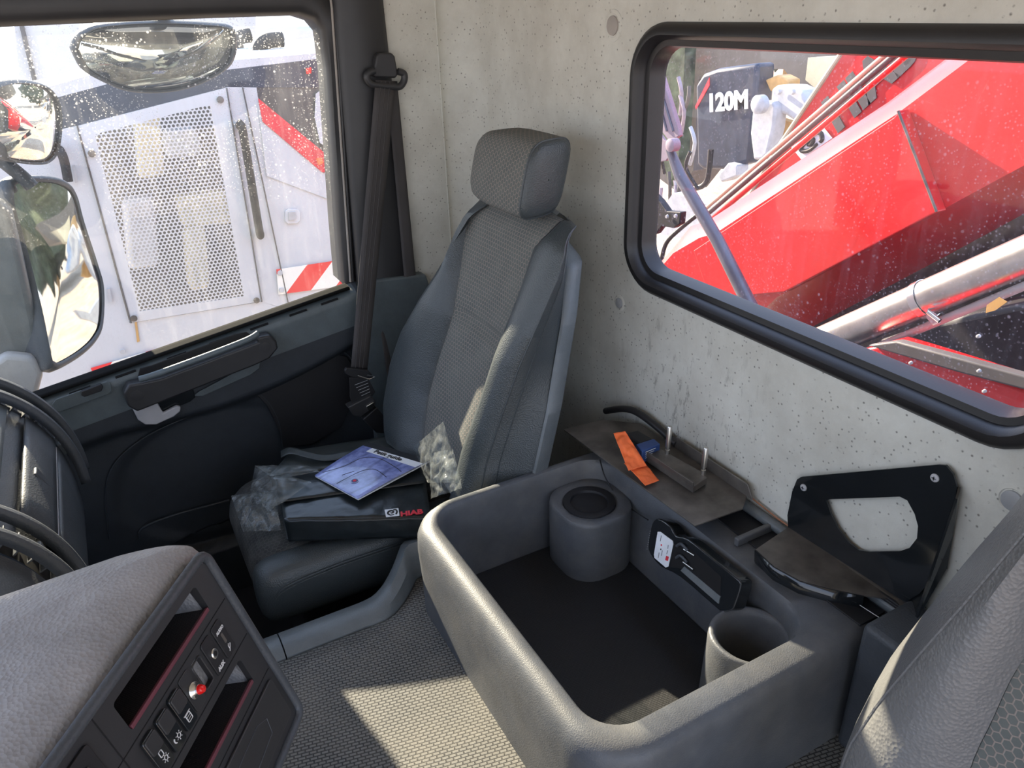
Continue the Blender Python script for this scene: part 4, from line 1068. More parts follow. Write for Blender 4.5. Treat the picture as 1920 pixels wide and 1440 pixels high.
# black acrylic document holder on the wall
ah = thing('document_holder', 'glossy black acrylic document holder screwed to the felt wall', 'holder', onX(1640, 1100, 1.09))
XH = R - 0.010
out_h = [onX(*q, XH) for q in [(1497, 898), (1505, 893), (1762, 870), (1776, 871), (1790, 888), (1797, 912), (1783, 1000), (1772, 1062), (1726, 1112), (1700, 1128), (1480, 987), (1479, 965), (1488, 920)]]
hole = [onX(*q, XH) for q in [(1552, 938), (1558, 935), (1690, 930), (1704, 937), (1718, 963), (1724, 985), (1722, 1008), (1708, 1026), (1690, 1032), (1632, 1033), (1612, 1030), (1592, 1014), (1574, 990), (1560, 962)]]
bp_ = slab('back_plate', out_h, (-0.004, 0, 0), M['gloss_black'], ah, smooth=False)
ct_ = slab('cut', [p + V((0.02, 0, 0)) for p in hole], (-0.05, 0, 0), None, None, smooth=False)
boolcut(bp_, [ct_])
sf = slab('side_flange', [onX(1797, 912, XH), onX(1783, 1000, XH), onX(1772, 1062, XH), onX(1726, 1112, XH), onX(1700, 1128, XH), onX(1690, 1140, XH - 0.02) + V((-0.05, 0, -0.01)), onX(1735, 1118, XH) + V((-0.035, -0.01, -0.03)), onX(1800, 930, XH) + V((-0.012, 0, 0))], (0, -0.004, 0), M['gloss_black'], ah, smooth=False)
for q in ((1507, 914), (1753, 896)):
    c_ = onX(*q, XH - 0.004)
    sc_ = lathe('screw', c_, (-1, 0, 0), [(0.0075, 0), (0.0070, 0.002), (0.004, 0.0032), (0.0004, 0.0035)], M['lever'], ah, n=20)
    rbox('slot', c_ + V((-0.0034, 0, 0)), AX, (0.001, 0.007, 0.0014), M['void'], sc_, bevel=0); rbox('slot', c_ + V((-0.0034, 0, 0)), AX, (0.001, 0.0014, 0.007), M['void'], sc_, bevel=0)
ZL = -0.99
led = [onX(1480, 987, XH), onX(1700, 1130, XH)]
lf = [onZ(1417, 1030, ZL - 0.004), onZ(1452, 1062, ZL - 0.006), onZ(1500, 1088, ZL - 0.008), onZ(1560, 1104, ZL - 0.008), onZ(1620, 1116, ZL - 0.006), onZ(1672, 1122, ZL - 0.004), onZ(1688, 1136, ZL - 0.003)]
slab('ledge', [led[0]] + lf + [led[1]], (0, 0, -0.003), M['steel'], ah, smooth=False, label='dusty ledge of the holder')
P_ = [[p + V((0, 0, -0.001)) for p in lf], [p + V((0.004, 0, -0.03 - 0.02 * i / 6)) for i, p in enumerate(lf)], [p + V((0.010, 0, -0.045 - 0.055 * (i / 6) ** 1.5)) for i, p in enumerate(lf)]]
P_ = [r_[:5] for r_ in P_]
sheet('front_lip', P_, M['gloss_black'], ah, solid=0.003)
rb_ = [lf[4] + V((-0.002, 0, 0.001)), lf[5] + V((-0.002, 0, 0.001)), lf[6] + V((-0.001, 0, 0)), onX(1666, 1220, lf[6].x), onX(1646, 1215, lf[6].x - 0.0), onX(1606, 1172, lf[5].x)]
rb_ = [V((lf[5].x - 0.004, p.y, p.z)) for p in rb_]
slab('ribbed_front', rb_, (0.004, 0, 0), M['ribbed'], ah, smooth=False)
slab('pocket_side', [V((lf[6].x - 0.006, lf[6].y - 0.002, ZL)), V((XH, led[1].y - 0.004, ZL + 0.008)), V((XH, led[1].y - 0.01, -1.13)), V((lf[6].x + 0.02, rb_[3].y - 0.004, -1.08))], (0, -0.004, 0), M['gloss_black'], ah, smooth=False)
tube('white_score', [V((lf[4].x - 0.006, rb_[0].y, rb_[0].z - 0.022)), V((lf[4].x - 0.006, rb_[2].y, rb_[2].z - 0.020))], 0.0007, M['print'], ah, n=5)

# remote control charger leaning on the back wall of the tray
rcg = thing('battery_charger', 'glossy black battery charger leaning on the rear wall of the tray', 'charger', onX(1300, 1110, 0.93))
CN = V((-0.93, 0.05, 0.36)).normalized(); CP = onX(1300, 1055, 0.905); CDD = CP.dot(CN)
def cp_(px, py, off=0.0): return onP(px, py, CN, CDD + off)
face = smooth_path([cp_(*q) for q in [(1216, 1010), (1222, 982), (1234, 972), (1256, 985), (1268, 1004), (1290, 1010), (1330, 1042), (1380, 1082), (1389, 1095), (1380, 1128), (1372, 1143), (1352, 1146), (1340, 1138), (1275, 1082), (1238, 1062), (1218, 1038), (1214, 1022)]], 3)[:-1]
slab('charger_body', face, -CN * 0.034, M['gloss_black'], rcg, bevel=0.005, seg=4)
slab('display_label', [cp_(*q, 0.0012) for q in [(1233, 997), (1238, 997), (1261, 1014), (1262, 1020), (1253, 1062), (1248, 1064), (1227, 1046), (1226, 1040)]], -CN * 0.001, M['paper'], rcg, smooth=False, label='white label with red and black marks')
lbl = [o for o in bpy.data.objects if o.name.startswith('display_label')][0]
for q, mt, r_ in (((1240, 1022), 'redprint', 0.0022), ((1239, 1030), 'ink', 0.0018)):
    lathe('label_mark', cp_(*q, 0.0013), CN, [(r_, 0), (r_ * 0.8, 0.0006)], M[mt], lbl, n=16)
slab('label_mark', [cp_(*q, 0.0018) for q in [(1249, 1042), (1254, 1044), (1252, 1052), (1247, 1050)]], -CN * 0.0005, M['redprint'], lbl, smooth=False)
for a_, b__ in (((1240, 1004), (1238, 1015)), ((1236, 1036), (1234, 1046)), ((1242, 1032), (1240, 1042)), ((1253, 1022), (1252, 1029)), ((1252, 1032), (1250, 1039))):
    tube('label_mark', [cp_(*a_, 0.0016), cp_(*b__, 0.0016)], 0.0006, M['ink'], lbl, n=5)
slab('bay_recess', [cp_(*q, 0.0006) for q in [(1264, 1020), (1290, 1024), (1352, 1082), (1350, 1128), (1276, 1066), (1256, 1064)]], -CN * 0.0005, M['void'], rcg, smooth=False)
slab('silver_strip', [cp_(*q, 0.002) for q in [(1276, 1070), (1283, 1062), (1350, 1118), (1347, 1132), (1342, 1128)]], -CN * 0.002, M['trim'], rcg, smooth=False, label='grey strip along the charging bay')
for a_, b__ in (((1282, 1030), (1302, 1042)), ((1281, 1054), (1300, 1068))):
    tube('contact_spring', [cp_(*a_, 0.004), cp_(*b__, 0.004)], 0.0022, M['chrome'], rcg, n=10)
for a_ in ((1269, 1024), (1268, 1046)):
    tube('clip_arm', smooth_path([cp_(*a_, 0.002), cp_(a_[0] + 8, a_[1] - 4, 0.007), cp_(a_[0] + 20, a_[1] + 8, 0.004)], 4), 0.0032, M['plastic'], rcg, n=10)
rbox('end_catch', cp_(1348, 1092, 0.004), (cp_(1390, 1100) - cp_(1348, 1070), CN, (cp_(1390, 1100) - cp_(1348, 1070)).cross(CN)), (0.012, 0.012, 0.028), M['lever'], rcg, bevel=0.003) if False else None
tube('edge_line', face[24:36], 0.0012, M['bezel'], rcg, n=6)
for i in range(9):
    p_ = cp_(1219 - i * 0.7, 996 + i * 4.2, 0.0006); lathe('rivet_dot', p_, CN, [(0.0008, 0), (0.0006, 0.0004)], M['print'], rcg, n=8)

# ================================================================== papers on the passenger seat
ZS = CZ + 0.0
bd = thing('ring_binder', 'black glossy binder with red lettering on the passenger seat', 'binder', onZ(660, 960, -1.21))
tq = [onZ(*q, -1.155) for q in [(533, 976), (808, 970), (792, 862), (515, 892)]]
bt_ = [V((p.x, p.y, -1.222)) for p in tq]
def quadslab(name, top, z1, mat, parent, **k_): return slab(name, top, (0, 0, z1), mat, parent, **k_)
cover_top = crumple('binder_cover', tq, 30, 20, 0.0025, 14, M['binder'], bd, 5, 0.008, (0, 0, 1), 0.003)
quadslab('binder_pages', [p.lerp((tq[0] + tq[2]) / 2, 0.03) + V((0, 0, -0.004)) for p in tq], -0.050, M['paper'], bd, label='white page edges')
crumple('binder_spine', [tq[0] + V((0, -0.001, 0.001)), tq[1] + V((0, -0.001, 0.001)), tq[1] + V((-0.004, -0.006, -0.055)), tq[0] + V((0.0, -0.006, -0.062))], 26, 8, 0.0025, 20, M['binder'], bd, 9, 0.006, (-0.3, -0.8, 0.2), 0.002)
quadslab('binder_base', [p.lerp((tq[0] + tq[2]) / 2, -0.01) + V((0, 0, -0.058)) for p in tq], -0.004, M['binder'], bd)
# slip flap over the binder
fq = [onZ(*q, -1.143) for q in [(524, 942), (800, 905), (790, 858), (516, 892)]]
crumple('binder_flap', fq, 26, 12, 0.002, 18, M['binder'], bd, 2, 0.008, (0, 0, 1), 0.002)
# lettering and logo square
XD = (onZ(797, 962, -1.15) - onZ(752, 968, -1.15)); YD = (onZ(795, 946, -1.15) - onZ(797, 962, -1.15))
zt_ = -1.1475
o0 = onZ(751, 968, zt_)
text('lettering', 'HIAB', o0, XD, YD, 0.0262, M['redprint'], bd, 0.0012, 0.0006, squeeze=0.98, label='red printed lettering')
lgq = [onZ(*q, zt_) for q in [(724, 970), (749, 967), (747, 953), (721, 956)]]
lg = slab('logo_patch', lgq, (0, 0, 0.0006), M['paper'], bd, smooth=False, label='white square emblem')
def lerp4(qd, u_, v_): return (qd[0] * (1 - u_) + qd[1] * u_) * (1 - v_) + (qd[3] * (1 - u_) + qd[2] * u_) * v_
def emblem(qd, par, off, r_):
    """black curled trunk-like mark inside a white square"""
    c_ = smooth_path([lerp4(qd, *uv) + off for uv in [(0.62, 0.22), (0.35, 0.18), (0.18, 0.42), (0.28, 0.68), (0.52, 0.72), (0.60, 0.55), (0.48, 0.42), (0.40, 0.50)]], 4)
    n_p = len(c_); tube('emblem_curve', c_, [r_ * (0.8 + 0.7 * math.sin(i / n_p * math.pi)) for i in range(n_p)], M['ink'], par, n=8)
    c2 = smooth_path([lerp4(qd, *uv) + off for uv in [(0.62, 0.80), (0.78, 0.82), (0.86, 0.60), (0.80, 0.30), (0.72, 0.25)]], 4)
    tube('emblem_curve', c2, r_ * 1.3, M['ink'], par, n=8)
emblem(lgq, lg, V((0, 0, 0.0008)), 0.0016)
# booklet on top
bq = [onZ(*q, z_) for q, z_ in [((590, 892), -1.128), ((671, 936), -1.128), ((808, 863), -1.122), ((692, 830), -1.122)]]
bk_ = thing('booklet', 'blue picture booklet titled in black on a white band, on top of the binder', 'booklet', (bq[0] + bq[2]) / 2)
def booklet():
    a, b, c, d = bq; P_ = []
    for i in range(15):
        P_.append([(a * (1 - i / 14) + b * (i / 14)) * (1 - j / 20) + (d * (1 - i / 14) + c * (i / 14)) * (j / 20) + V((0, 0, 0.004 * math.sin(j / 20 * math.pi))) for j in range(21)])
    return sheet('cover_page', P_, M['cover'], bk_, solid=0.0012)
booklet()
slab('inner_pages', [p.lerp((bq[0] + bq[2]) / 2, 0.01) + V((0, 0, -0.0015)) for p in bq], (0, 0, -0.003), M['paper'], bk_, smooth=False)
def bl4(u_, v_, z_=0.0): return (bq[0] * (1 - u_) + bq[1] * u_) * (1 - v_) + (bq[3] * (1 - u_) + bq[2] * u_) * v_ + V((0, 0, 0.004 * math.sin(v_ * math.pi) + z_))
slab('dark_band', [bl4(0.0, 0.885, 0.0012), bl4(1, 0.885, 0.0012), bl4(1, 0.998, 0.0012), bl4(0, 0.998, 0.0012)], (0, 0, 0.0003), M['ink'], bk_, smooth=False)
slab('title_band', [bl4(0.16, 0.775, 0.0016), bl4(1.0, 0.775, 0.0016), bl4(1.0, 0.885, 0.0016), bl4(0.16, 0.885, 0.0016)], (0, 0, 0.0003), M['paper'], bk_, smooth=False, label='white title band')
text('title', 'Petit guide', bl4(0.26, 0.797, 0.0030), bl4(0.95, 0.812) - bl4(0.30, 0.812), bl4(0.3, 0.87) - bl4(0.3, 0.80), 0.0225, M['ink'], bk_, 0.0003, 0.0003)
em = lathe('round_emblem', bl4(0.62, 0.20, 0.0022), (0, 0, 1), [(0.0105, 0), (0.0105, 0.0003)], plain('pale_ring', (0.55, 0.65, 0.75), 0.4, bump=0), bk_, n=28)
lathe('emblem_field', bl4(0.62, 0.20, 0.0026), (0, 0, 1), [(0.0088, 0), (0.0088, 0.0003)], plain('deep_blue', (0.03, 0.06, 0.22), 0.4, bump=0), em, n=24)
lathe('emblem_centre', bl4(0.62, 0.20, 0.0030), (0, 0, 1), [(0.0050, 0), (0.0050, 0.0003)], M['redprint'], em, n=20)
# steering wheel drawn on the cover: dark arcs
for pts_ in ([(0.05, 0.10), (0.20, 0.35), (0.25, 0.62), (0.45, 0.72), (0.80, 0.66), (0.95, 0.62)], [(0.45, 0.05), (0.50, 0.38), (0.62, 0.50), (0.90, 0.45)], [(0.35, 0.20), (0.42, 0.34)]):
    tube('cover_line', smooth_path([bl4(a, b, 0.0013) for a, b in pts_], 5), 0.0009, M['ink'], bk_, n=5)
# black document folder behind the binder
fo = thing('document_folder', 'flat black document folder under the binder near the door', 'folder', onZ(640, 850, -1.22))
dq = [onZ(*q, -1.185) for q in [(505, 893), (800, 862), (770, 812), (548, 846)]]
crumple('folder_cover', dq, 24, 12, 0.004, 10, M['folder'], fo, 4, 0.006, (0, 0, 1), 0.004)
quadslab('folder_body', [p + V((0, 0, -0.004)) for p in dq], -0.035, M['folder'], fo, bevel=0.004)
ribbon('folder_strap', smooth_path([onZ(527, 852, -1.17), onZ(545, 845, -1.155), onZ(575, 852, -1.160), onZ(610, 858, -1.165), onZ(650, 852, -1.160), onZ(668, 850, -1.165)], 5), (0.25, 1, 0.2), 0.030, 0.003, M['folder'], fo)
# clear plastic bags
bg = thing('plastic_bag', 'crumpled clear plastic bag at the front edge of the passenger seat', 'bag', onZ(490, 940, -1.22))
crumple('bag_film', [onZ(434, 930, -1.18), onZ(456, 997, -1.19), onZ(528, 996, -1.175), onZ(516, 920, -1.14)], 36, 34, 0.012, 24, M['bag'], bg, 11, 0.020, (0, 0, 1), 0.0, angle=85)
crumple('bag_film', [onZ(470, 925, -1.16), onZ(505, 960, -1.15), onZ(585, 905, -1.125), onZ(478, 873, -1.14)], 30, 34, 0.010, 22, M['bag'], bg, 17, 0.022, (0, 0, 1), 0.0, angle=85)
crumple('bag_film', [onZ(478, 873, -1.135), onZ(516, 900, -1.13), onZ(600, 884, -1.12), onZ(575, 872, -1.125)], 20, 24, 0.004, 24, M['bag'], bg, 21, 0.008, (0, 0, 1), 0.0, angle=85)
bg2 = thing('plastic_bag', 'clear plastic bag standing against the backrest beside the booklet', 'bag', onZ(830, 900, -1.2))
crumple('bag_film', [onX(774, 838, 0.60), onX(830, 790, 0.595), onX(862, 905, 0.560), onX(800, 905, 0.545)], 30, 34, 0.009, 20, M['bag'], bg2, 31, 0.012, (-1, 0, 0.3), 0.0, angle=85)
crumple('bag_film', [onX(805, 850, 0.560), onX(848, 842, 0.565), onX(866, 915, 0.53), onX(806, 935, 0.52)], 30, 34, 0.010, 26, M['bag'], bg2, 37, 0.014, (-1, 0, 0.3), 0.0, angle=85)

# ================================================================== outside
GZ = -3.0
struct(slab('floor_outside', [(-30, -20, GZ), (60, -20, GZ), (60, 40, GZ), (-30, 40, GZ)], (0, 0, -0.1), M['ground'], smooth=False))

# ---- mirrors on the passenger side
def onQ(px, py, n, c, off=0.0):
    n = V(n).normalized(); return onP(px, py, n, V(c).dot(n) + off)
def bulge_mirror(name, outline, n, c, bul, mt, parent, rings=8):
    n = V(n).normalized(); pts_ = [onQ(x, y, n, c) for x, y in outline]; pts_ = smooth_path(pts_ + pts_[:1], 4)[:-1]
    cc = sum(pts_, V((0, 0, 0))) / len(pts_)
    P_ = [[cc + (p - cc) * f + n * bul * (1 - f * f) for p in pts_] for f in [1 - i / rings for i in range(rings)] + [0.02]]
    return sheet(name, P_, mt, parent, closed=True, angle=85), pts_, cc
def housing(name, pts_, cc, n, depth, mt, parent, lip=0.012):
    n = V(n).normalized()
    P_ = [[p + n * 0.004 for p in pts_], [cc + (p - cc) * 1.03 + n * 0.010 for p in pts_], [cc + (p - cc) * 1.07 + n * 0.004 for p in pts_], [cc + (p - cc) * 1.09 - n * 0.02 for p in pts_], [cc + (p - cc) * 1.04 - n * depth * 0.6 for p in pts_], [cc + (p - cc) * 0.8 - n * depth * 0.95 for p in pts_], [cc + (p - cc) * 0.1 - n * depth for p in pts_]]
    return sheet(name, P_, mt, parent, closed=True, angle=85)
m1 = thing('door_mirror', 'large tall main mirror outside the passenger window, lowest of the mirrors', 'mirror', onY(90, 600, 2.6))
NM = tuple((V((0.93, 0.36, -0.06)).normalized() - ray(100, 520)).normalized()); CM = onY(100, 520, 2.62)
o1 = [(24, 350), (40, 343), (90, 342), (120, 350), (138, 370), (152, 420), (178, 500), (188, 540), (187, 600), (175, 630), (150, 655), (112, 678), (100, 678), (92, 665), (75, 580), (45, 460), (25, 390)]
mg, p_, c_ = bulge_mirror('mirror_glass', o1, NM, CM, 0.004, M['mirror'], m1)
housing('mirror_housing', p_, c_, NM, 0.13, M['plastic'], m1)
slab('mirror_arm', [onY(*q, 2.5) for q in [(-60, 380), (0, 375), (22, 400), (60, 560), (86, 690), (60, 735), (0, 740), (-60, 740)]], (0, 0.08, 0), M['trim'], m1, bevel=0.02)
slab('arm_foot', [onY(*q, 2.45) for q in [(-40, 700), (10, 665), (62, 670), (82, 700), (70, 745), (0, 760), (-40, 760)]], (0, 0.05, 0), M['lever'], m1, bevel=0.015, label='pale silver foot of the mirror arm')
m2 = thing('wide_angle_mirror', 'rounded wide angle mirror above the large door mirror', 'mirror', onY(60, 240, 2.6))
CM2 = onY(60, 240, 2.62); NM2 = tuple((V((0.9, 0.25, -0.35)).normalized() - ray(60, 240)).normalized())
o2 = [(-20, 170), (20, 158), (60, 158), (88, 168), (104, 190), (110, 225), (105, 275), (92, 298), (70, 304), (30, 300), (12, 292), (4, 270), (-20, 250)]
mg, p_, c_ = bulge_mirror('mirror_glass', o2, NM2, CM2, 0.022, M['mirror'], m2)
housing('mirror_housing', p_, c_, NM2, 0.10, M['plastic'], m2)
tube('mirror_arm', smooth_path([onY(-10, 290, 2.66), onY(40, 330, 2.66), onY(60, 350, 2.66)], 4), 0.02, M['plastic'], m2)
m3 = thing('kerb_mirror', 'wide convex kerb mirror hanging over the top of the passenger window', 'mirror', onY(290, 60, 2.5))
CM3 = onY(290, 110, 2.50); NM3 = (0.05, -0.80, -0.10)
o3 = [(146, 92), (152, 74), (168, 60), (200, 50), (290, 44), (390, 48), (425, 54), (434, 70), (433, 100), (420, 125), (385, 148), (340, 164), (290, 170), (240, 166), (200, 150), (165, 128)]
mg, p_, c_ = bulge_mirror('mirror_glass', o3, NM3, CM3, 0.035, M['mirror'], m3)
housing('mirror_housing', p_, c_, NM3, 0.12, M['plastic'], m3)
tube('mirror_bracket', smooth_path([onY(300, 45, 2.54), onY(302, 30, 2.54), onY(304, 0, 2.46), onY(305, -60, 2.40)], 4), 0.022, M['plastic'], m3)
tube('reflection_arc', smooth_path([onQ(*q, NM3, CM3, 0.030) for q in [(152, 82), (190, 92), (230, 105), (290, 114), (350, 104), (395, 80), (420, 58)]], 5), 0.0035, M['bright_steel'], m3, n=8)  # steel arc stands in for a bright reflection across the mirror glass

# ---- white machine beside the cab
YM = 4.5
def ym(px, py, off=0.0): return onY(px, py, YM + off)
wm = thing('white_machine', 'white tracked machine body with a perforated engine door beside the cab', 'machine', V((0.4, 4.6, GZ)))
def mslab(name, pxs, mt, th=0.06, off=0.0, par=None, **k_): return slab(name, [ym(*q, off) for q in pxs], (0, th, 0), M[mt], par or wm, **k_)
mslab('left_panel', [(-260, 330), (112, 243), (143, 236), (243, 606), (200, 640), (-200, 760)], 'white_paint', smooth=False)
mslab('side_panel', [(425, 163), (481, 164), (500, 300), (720, 300), (740, 560), (600, 600), (490, 566)], 'white_paint', smooth=False)
mslab('lower_panel', [(-200, 760), (200, 640), (243, 606), (490, 566), (600, 598), (740, 560), (760, 700), (300, 760), (0, 900), (-200, 900)], 'white_paint', smooth=False)
mslab('dark_band', [(-260, 262), (110, 182), (200, 158), (640, 105), (760, 92), (760, 165), (481, 164), (425, 163), (143, 236), (112, 243), (-260, 330)], 'dark_blue', smooth=False)
mslab('dark_panel', [(481, 164), (720, 150), (720, 300), (500, 300)], 'grey_brown', off=0.004, smooth=False)
mslab('white_wedge', [(483, 190), (500, 232), (607, 325), (640, 323), (740, 330), (740, 420), (500, 330)], 'white_paint', off=-0.008, th=0.004, smooth=False)
mslab('red_stripe', [(484, 184), (625, 300), (660, 323), (604, 323), (492, 228)], 'redprint', off=-0.014, th=0.004, smooth=False)
mslab('side_window', [(592, 176), (600, 170), (660, 168), (660, 276), (612, 276), (600, 268), (590, 220)], 'white_paint', off=-0.012, th=0.004, bevel=0.0)
lp_ = mslab('clearance_lamp', [(593, 298), (604, 295), (607, 306), (598, 310)], 'orange', off=-0.03, th=0.015, bevel=0.003)
mslab('lamp_lens', [(574, 128), (584, 126), (584, 138), (575, 139)], 'redglass', off=-0.02, th=0.015, bevel=0.003)
# roof edge and top deck
slab('roof_edge', [ym(-260, 235), ym(100, 160), ym(200, 132), ym(640, 96), ym(760, 84), ym(760, 92), ym(640, 105), ym(200, 158), ym(110, 182), ym(-260, 262)], (0, 0.3, 0.02), M['white_paint'], wm, smooth=False)
# perforated door
c0_, c1_, c2_, c3_ = ym(146, 236, -0.01), ym(426, 164, -0.01), ym(489, 565, -0.01), ym(246, 605, -0.01)
h_ = [ym(178, 252, -0.012), ym(394, 196, -0.012), ym(458, 556, -0.012), ym(262, 584, -0.012)]
def ringquad(name, o_, i_, mt, th, par, **k_):
    vs = [V(p) for p in o_] + [V(p) for p in i_]; vs += [p + V((0, th, 0)) for p in vs]
    fs = []
    for i in range(4):
        j = (i + 1) % 4; fs += [(i, j, 4 + j, 4 + i), (8 + i, 8 + j, 12 + j, 12 + i), (i, j, 8 + j, 8 + i), (4 + i, 4 + j, 12 + j, 12 + i)]
    return mesh(name, vs, fs, mt, par, smooth=False, **k_)
pdoor = ringquad('door_frame', [c0_, c1_, c2_, c3_], h_, M['white_paint'], 0.012, wm)
hu = [(p.x, p.z) for p in h_]
mesh('perforated_sheet', h_, [(0, 1, 2, 3)], M['perf'], pdoor, uvs=hu, smooth=False)
for q in ((172, 288), (413, 187), (481, 563), (251, 597)):
    lathe('door_bolt', ym(*q, -0.022), (0, -1, 0), [(0.018, 0), (0.018, 0.004), (0.008, 0.006)], M['steel'], pdoor, n=16)
for a_, b__ in (((145, 236), (246, 606)), ((425, 165), (491, 566)), ((455, 164), (545, 590))):
    tube('panel_gap', [ym(*a_, -0.012), ym(*b__, -0.012)], 0.004, M['grey_brown'], wm, n=6)
# engine bay behind the perforations
slab('engine_bay', [ym(100, 220, 0.5), ym(470, 120, 0.5), ym(540, 600, 0.5), ym(200, 640, 0.5)], (0, 0.02, 0), M['grey_brown'], wm, smooth=False)
for k_, (a, b, c, d, mt) in enumerate([(250, 215, 300, 330, 'cream_paint'), (330, 370, 430, 420, 'cream_paint'), (345, 430, 385, 540, 'cream_paint'), (230, 380, 290, 500, 'lever'), (300, 250, 370, 290, 'grey_hyd')]):
    slab('engine_part', [ym(a, b, 0.3), ym(c, b - 10, 0.3), ym(c + 10, d, 0.3), ym(a + 12, d + 8, 0.3)], (0, 0.16, 0), M[mt], wm, bevel=0.03)
# grab handle, left handle, hinge, lock
tube('grab_handle', smooth_path([ym(450, 236, -0.012), ym(450, 236, -0.07), ym(456, 250, -0.085), ym(485, 425, -0.085), ym(488, 438, -0.07), ym(488, 438, -0.012)], 4), 0.022, M['black'], wm)
tube('grab_handle', smooth_path([ym(110, 282, -0.012), ym(112, 282, -0.07), ym(120, 300, -0.085), ym(128, 340, -0.085)], 4), 0.022, M['black'], wm)
mslab('hinge', [(135, 310), (141, 310), (147, 342), (141, 343)], 'lever', off=-0.02, th=0.012)
mslab('hinge', [(200, 542), (206, 541), (211, 566), (205, 568)], 'lever', off=-0.02, th=0.012)
lk = mslab('lock_plate', [(535, 396), (540, 392), (558, 392), (563, 397), (563, 414), (558, 419), (540, 420), (535, 415)], 'white_paint', off=-0.016, th=0.008, bevel=0.003)
mslab('lock_handle', [(541, 398), (554, 397), (555, 412), (542, 414)], 'lever', off=-0.026, th=0.008, par=lk, bevel=0.002)
# hazard striping
def haz(pxs, nm='hazard_stripes'):
    pts_ = [ym(*q, -0.010) for q in pxs]; return mesh(nm, pts_, [tuple(range(len(pts_)))], M['hazard'], wm, uvs=[(p.x, p.z) for p in pts_], smooth=False, solid=0.004)
haz([(518, 505), (720, 475), (724, 525), (522, 552)])
haz([(170, 690), (290, 655), (300, 668), (180, 712)])
for q in ((525, 512), (528, 544), (230, 659)):
    lathe('panel_bolt', ym(*q, -0.018), (0, -1, 0), [(0.016, 0), (0.014, 0.006)], M['lever'], wm, n=14)
mslab('rust_run', [(252, 600), (256, 600), (262, 640), (257, 642)], 'yellow', off=-0.006, th=0.002, smooth=False)
# deck fittings
dk = thing('deck_pipe', 'bent black exhaust hoop on the white deck, right one', 'pipe', ym(490, 90, 0.8), kind='thing')
tube('hoop', smooth_path([ym(488, 118, 0.8), ym(486, 100, 0.8), ym(490, 84, 0.8), ym(505, 76, 0.8), ym(530, 74, 0.8)], 5), 0.045, M['black'], dk)
dk2 = thing('deck_pipe', 'bent black exhaust hoop on the white deck, left one', 'pipe', ym(450, 80, 1.2), kind='thing')
tube('hoop', smooth_path([ym(446, 105, 1.2), ym(444, 82, 1.2), ym(450, 70, 1.2), ym(470, 66, 1.2)], 5), 0.045, M['black'], dk2)
slab('deck', [ym(380, 112, 0.3), ym(760, 78, 0.3), ym(760, 60, 2.0), ym(400, 84, 2.0)], (0, 0, -0.05), M['white_paint'], wm, smooth=False)
tag(slab('exhaust_box', [onY(*q, 7.0) for q in [(505, 70), (535, 66), (536, 108), (508, 112)]], (0, 0.5, 0), M['grey_hyd'], bevel=0.03), 'grey exhaust box standing on the white machine deck', 'exhaust')
# neighbouring white trailer side and its dark seam, at the far left top
tr_ = thing('white_trailer', 'tall white trailer wall beyond the mirrors, at the far left', 'trailer', onY(100, 400, 8.0) * 1.0)
slab('trailer_side', [onY(*q, 8.0) for q in [(18, -60), (130, -80), (165, 150), (190, 330), (60, 360), (36, 160)]], (0, 0.3, 0), M['white_paint'], tr_, smooth=False)
slab('trailer_side', [onY(*q, 8.6) for q in [(135, -80), (480, -110), (480, 140), (160, 180)]], (0, 0.3, 0), M['white_paint'], tr_, smooth=False)
tube('trailer_seam', [onY(40, 45, 7.97), onY(66, 155, 7.97)], 0.02, M['grey_brown'], tr_, n=6)
wt = thing('white_loader', 'distant white machine with red outline panel above the deck', 'machine', onY(560, 120, 10.0))
slab('loader_body', [onY(*q, 10.0) for q in [(440, 62), (520, 50), (640, 48), (660, 110), (450, 115)]], (0, 1, 0), M['white_paint'], wt, bevel=0.05)
slab('loader_panel', [onY(*q, 9.95) for q in [(458, 86), (500, 84), (502, 104), (460, 106)]], (0, 0.04, 0), M['redprint'], wt, bevel=0.02)
slab('loader_panel', [onY(*q, 9.93) for q in [(461, 89), (497, 87), (499, 101), (463, 103)]], (0, 0.04, 0), M['white_paint'], wt, bevel=0.02)

# ---- red loader crane behind the cab
XB = 2.15
cr_ = thing('crane_boom', 'large red crane boom rising to the right behind the rear window', 'crane boom', onX(1600, 600, 2.3))
def xb(px, py, X=XB): return onX(px, py, X)
f1 = [(1236, 505), (1262, 475), (1311, 446), (1342, 437), (1681, 214), (1820, 110), (2150, -130), (2150, 190), (1920, 310), (1754, 400), (1457, 557), (1370, 640), (1250, 620)]
slab('boom_side', [xb(*q) for q in f1], (0.02, 0, 0), M['red_paint'], cr_, smooth=False)
# rounded top chamfer strip
tops = [(1236, 505), (1262, 475), (1311, 446), (1342, 437), (1681, 214), (1820, 110), (2150, -130)]
P_ = []
for k_, (dx, dpx, dpy) in enumerate([(0.0, 0, 0), (0.010, -2, -3), (0.025, -5, -7), (0.05, -9, -13), (0.10, -16, -22), (0.5, -10, -14)]):
    P_.append([xb(q[0] + (dpx if q[0] > 1300 else dpx * 0.2), q[1] + (dpy if q[0] > 1300 else dpy * 0.3), XB + dx) for q in tops])
sheet('boom_top', P_, M['red_paint'], cr_, angle=50)
lows = [(1250, 620), (1370, 640), (1457, 557), (1754, 400), (1920, 310), (2150, 190)]
P_ = [[xb(*q) for q in lows], [xb(q[0] + 12, q[1] + 55, XB + 0.25) for q in lows], [xb(q[0] + 20, q[1] + 80, XB + 0.5) for q in lows]]
sheet('boom_underside', P_, M['red_paint'], cr_, angle=20)
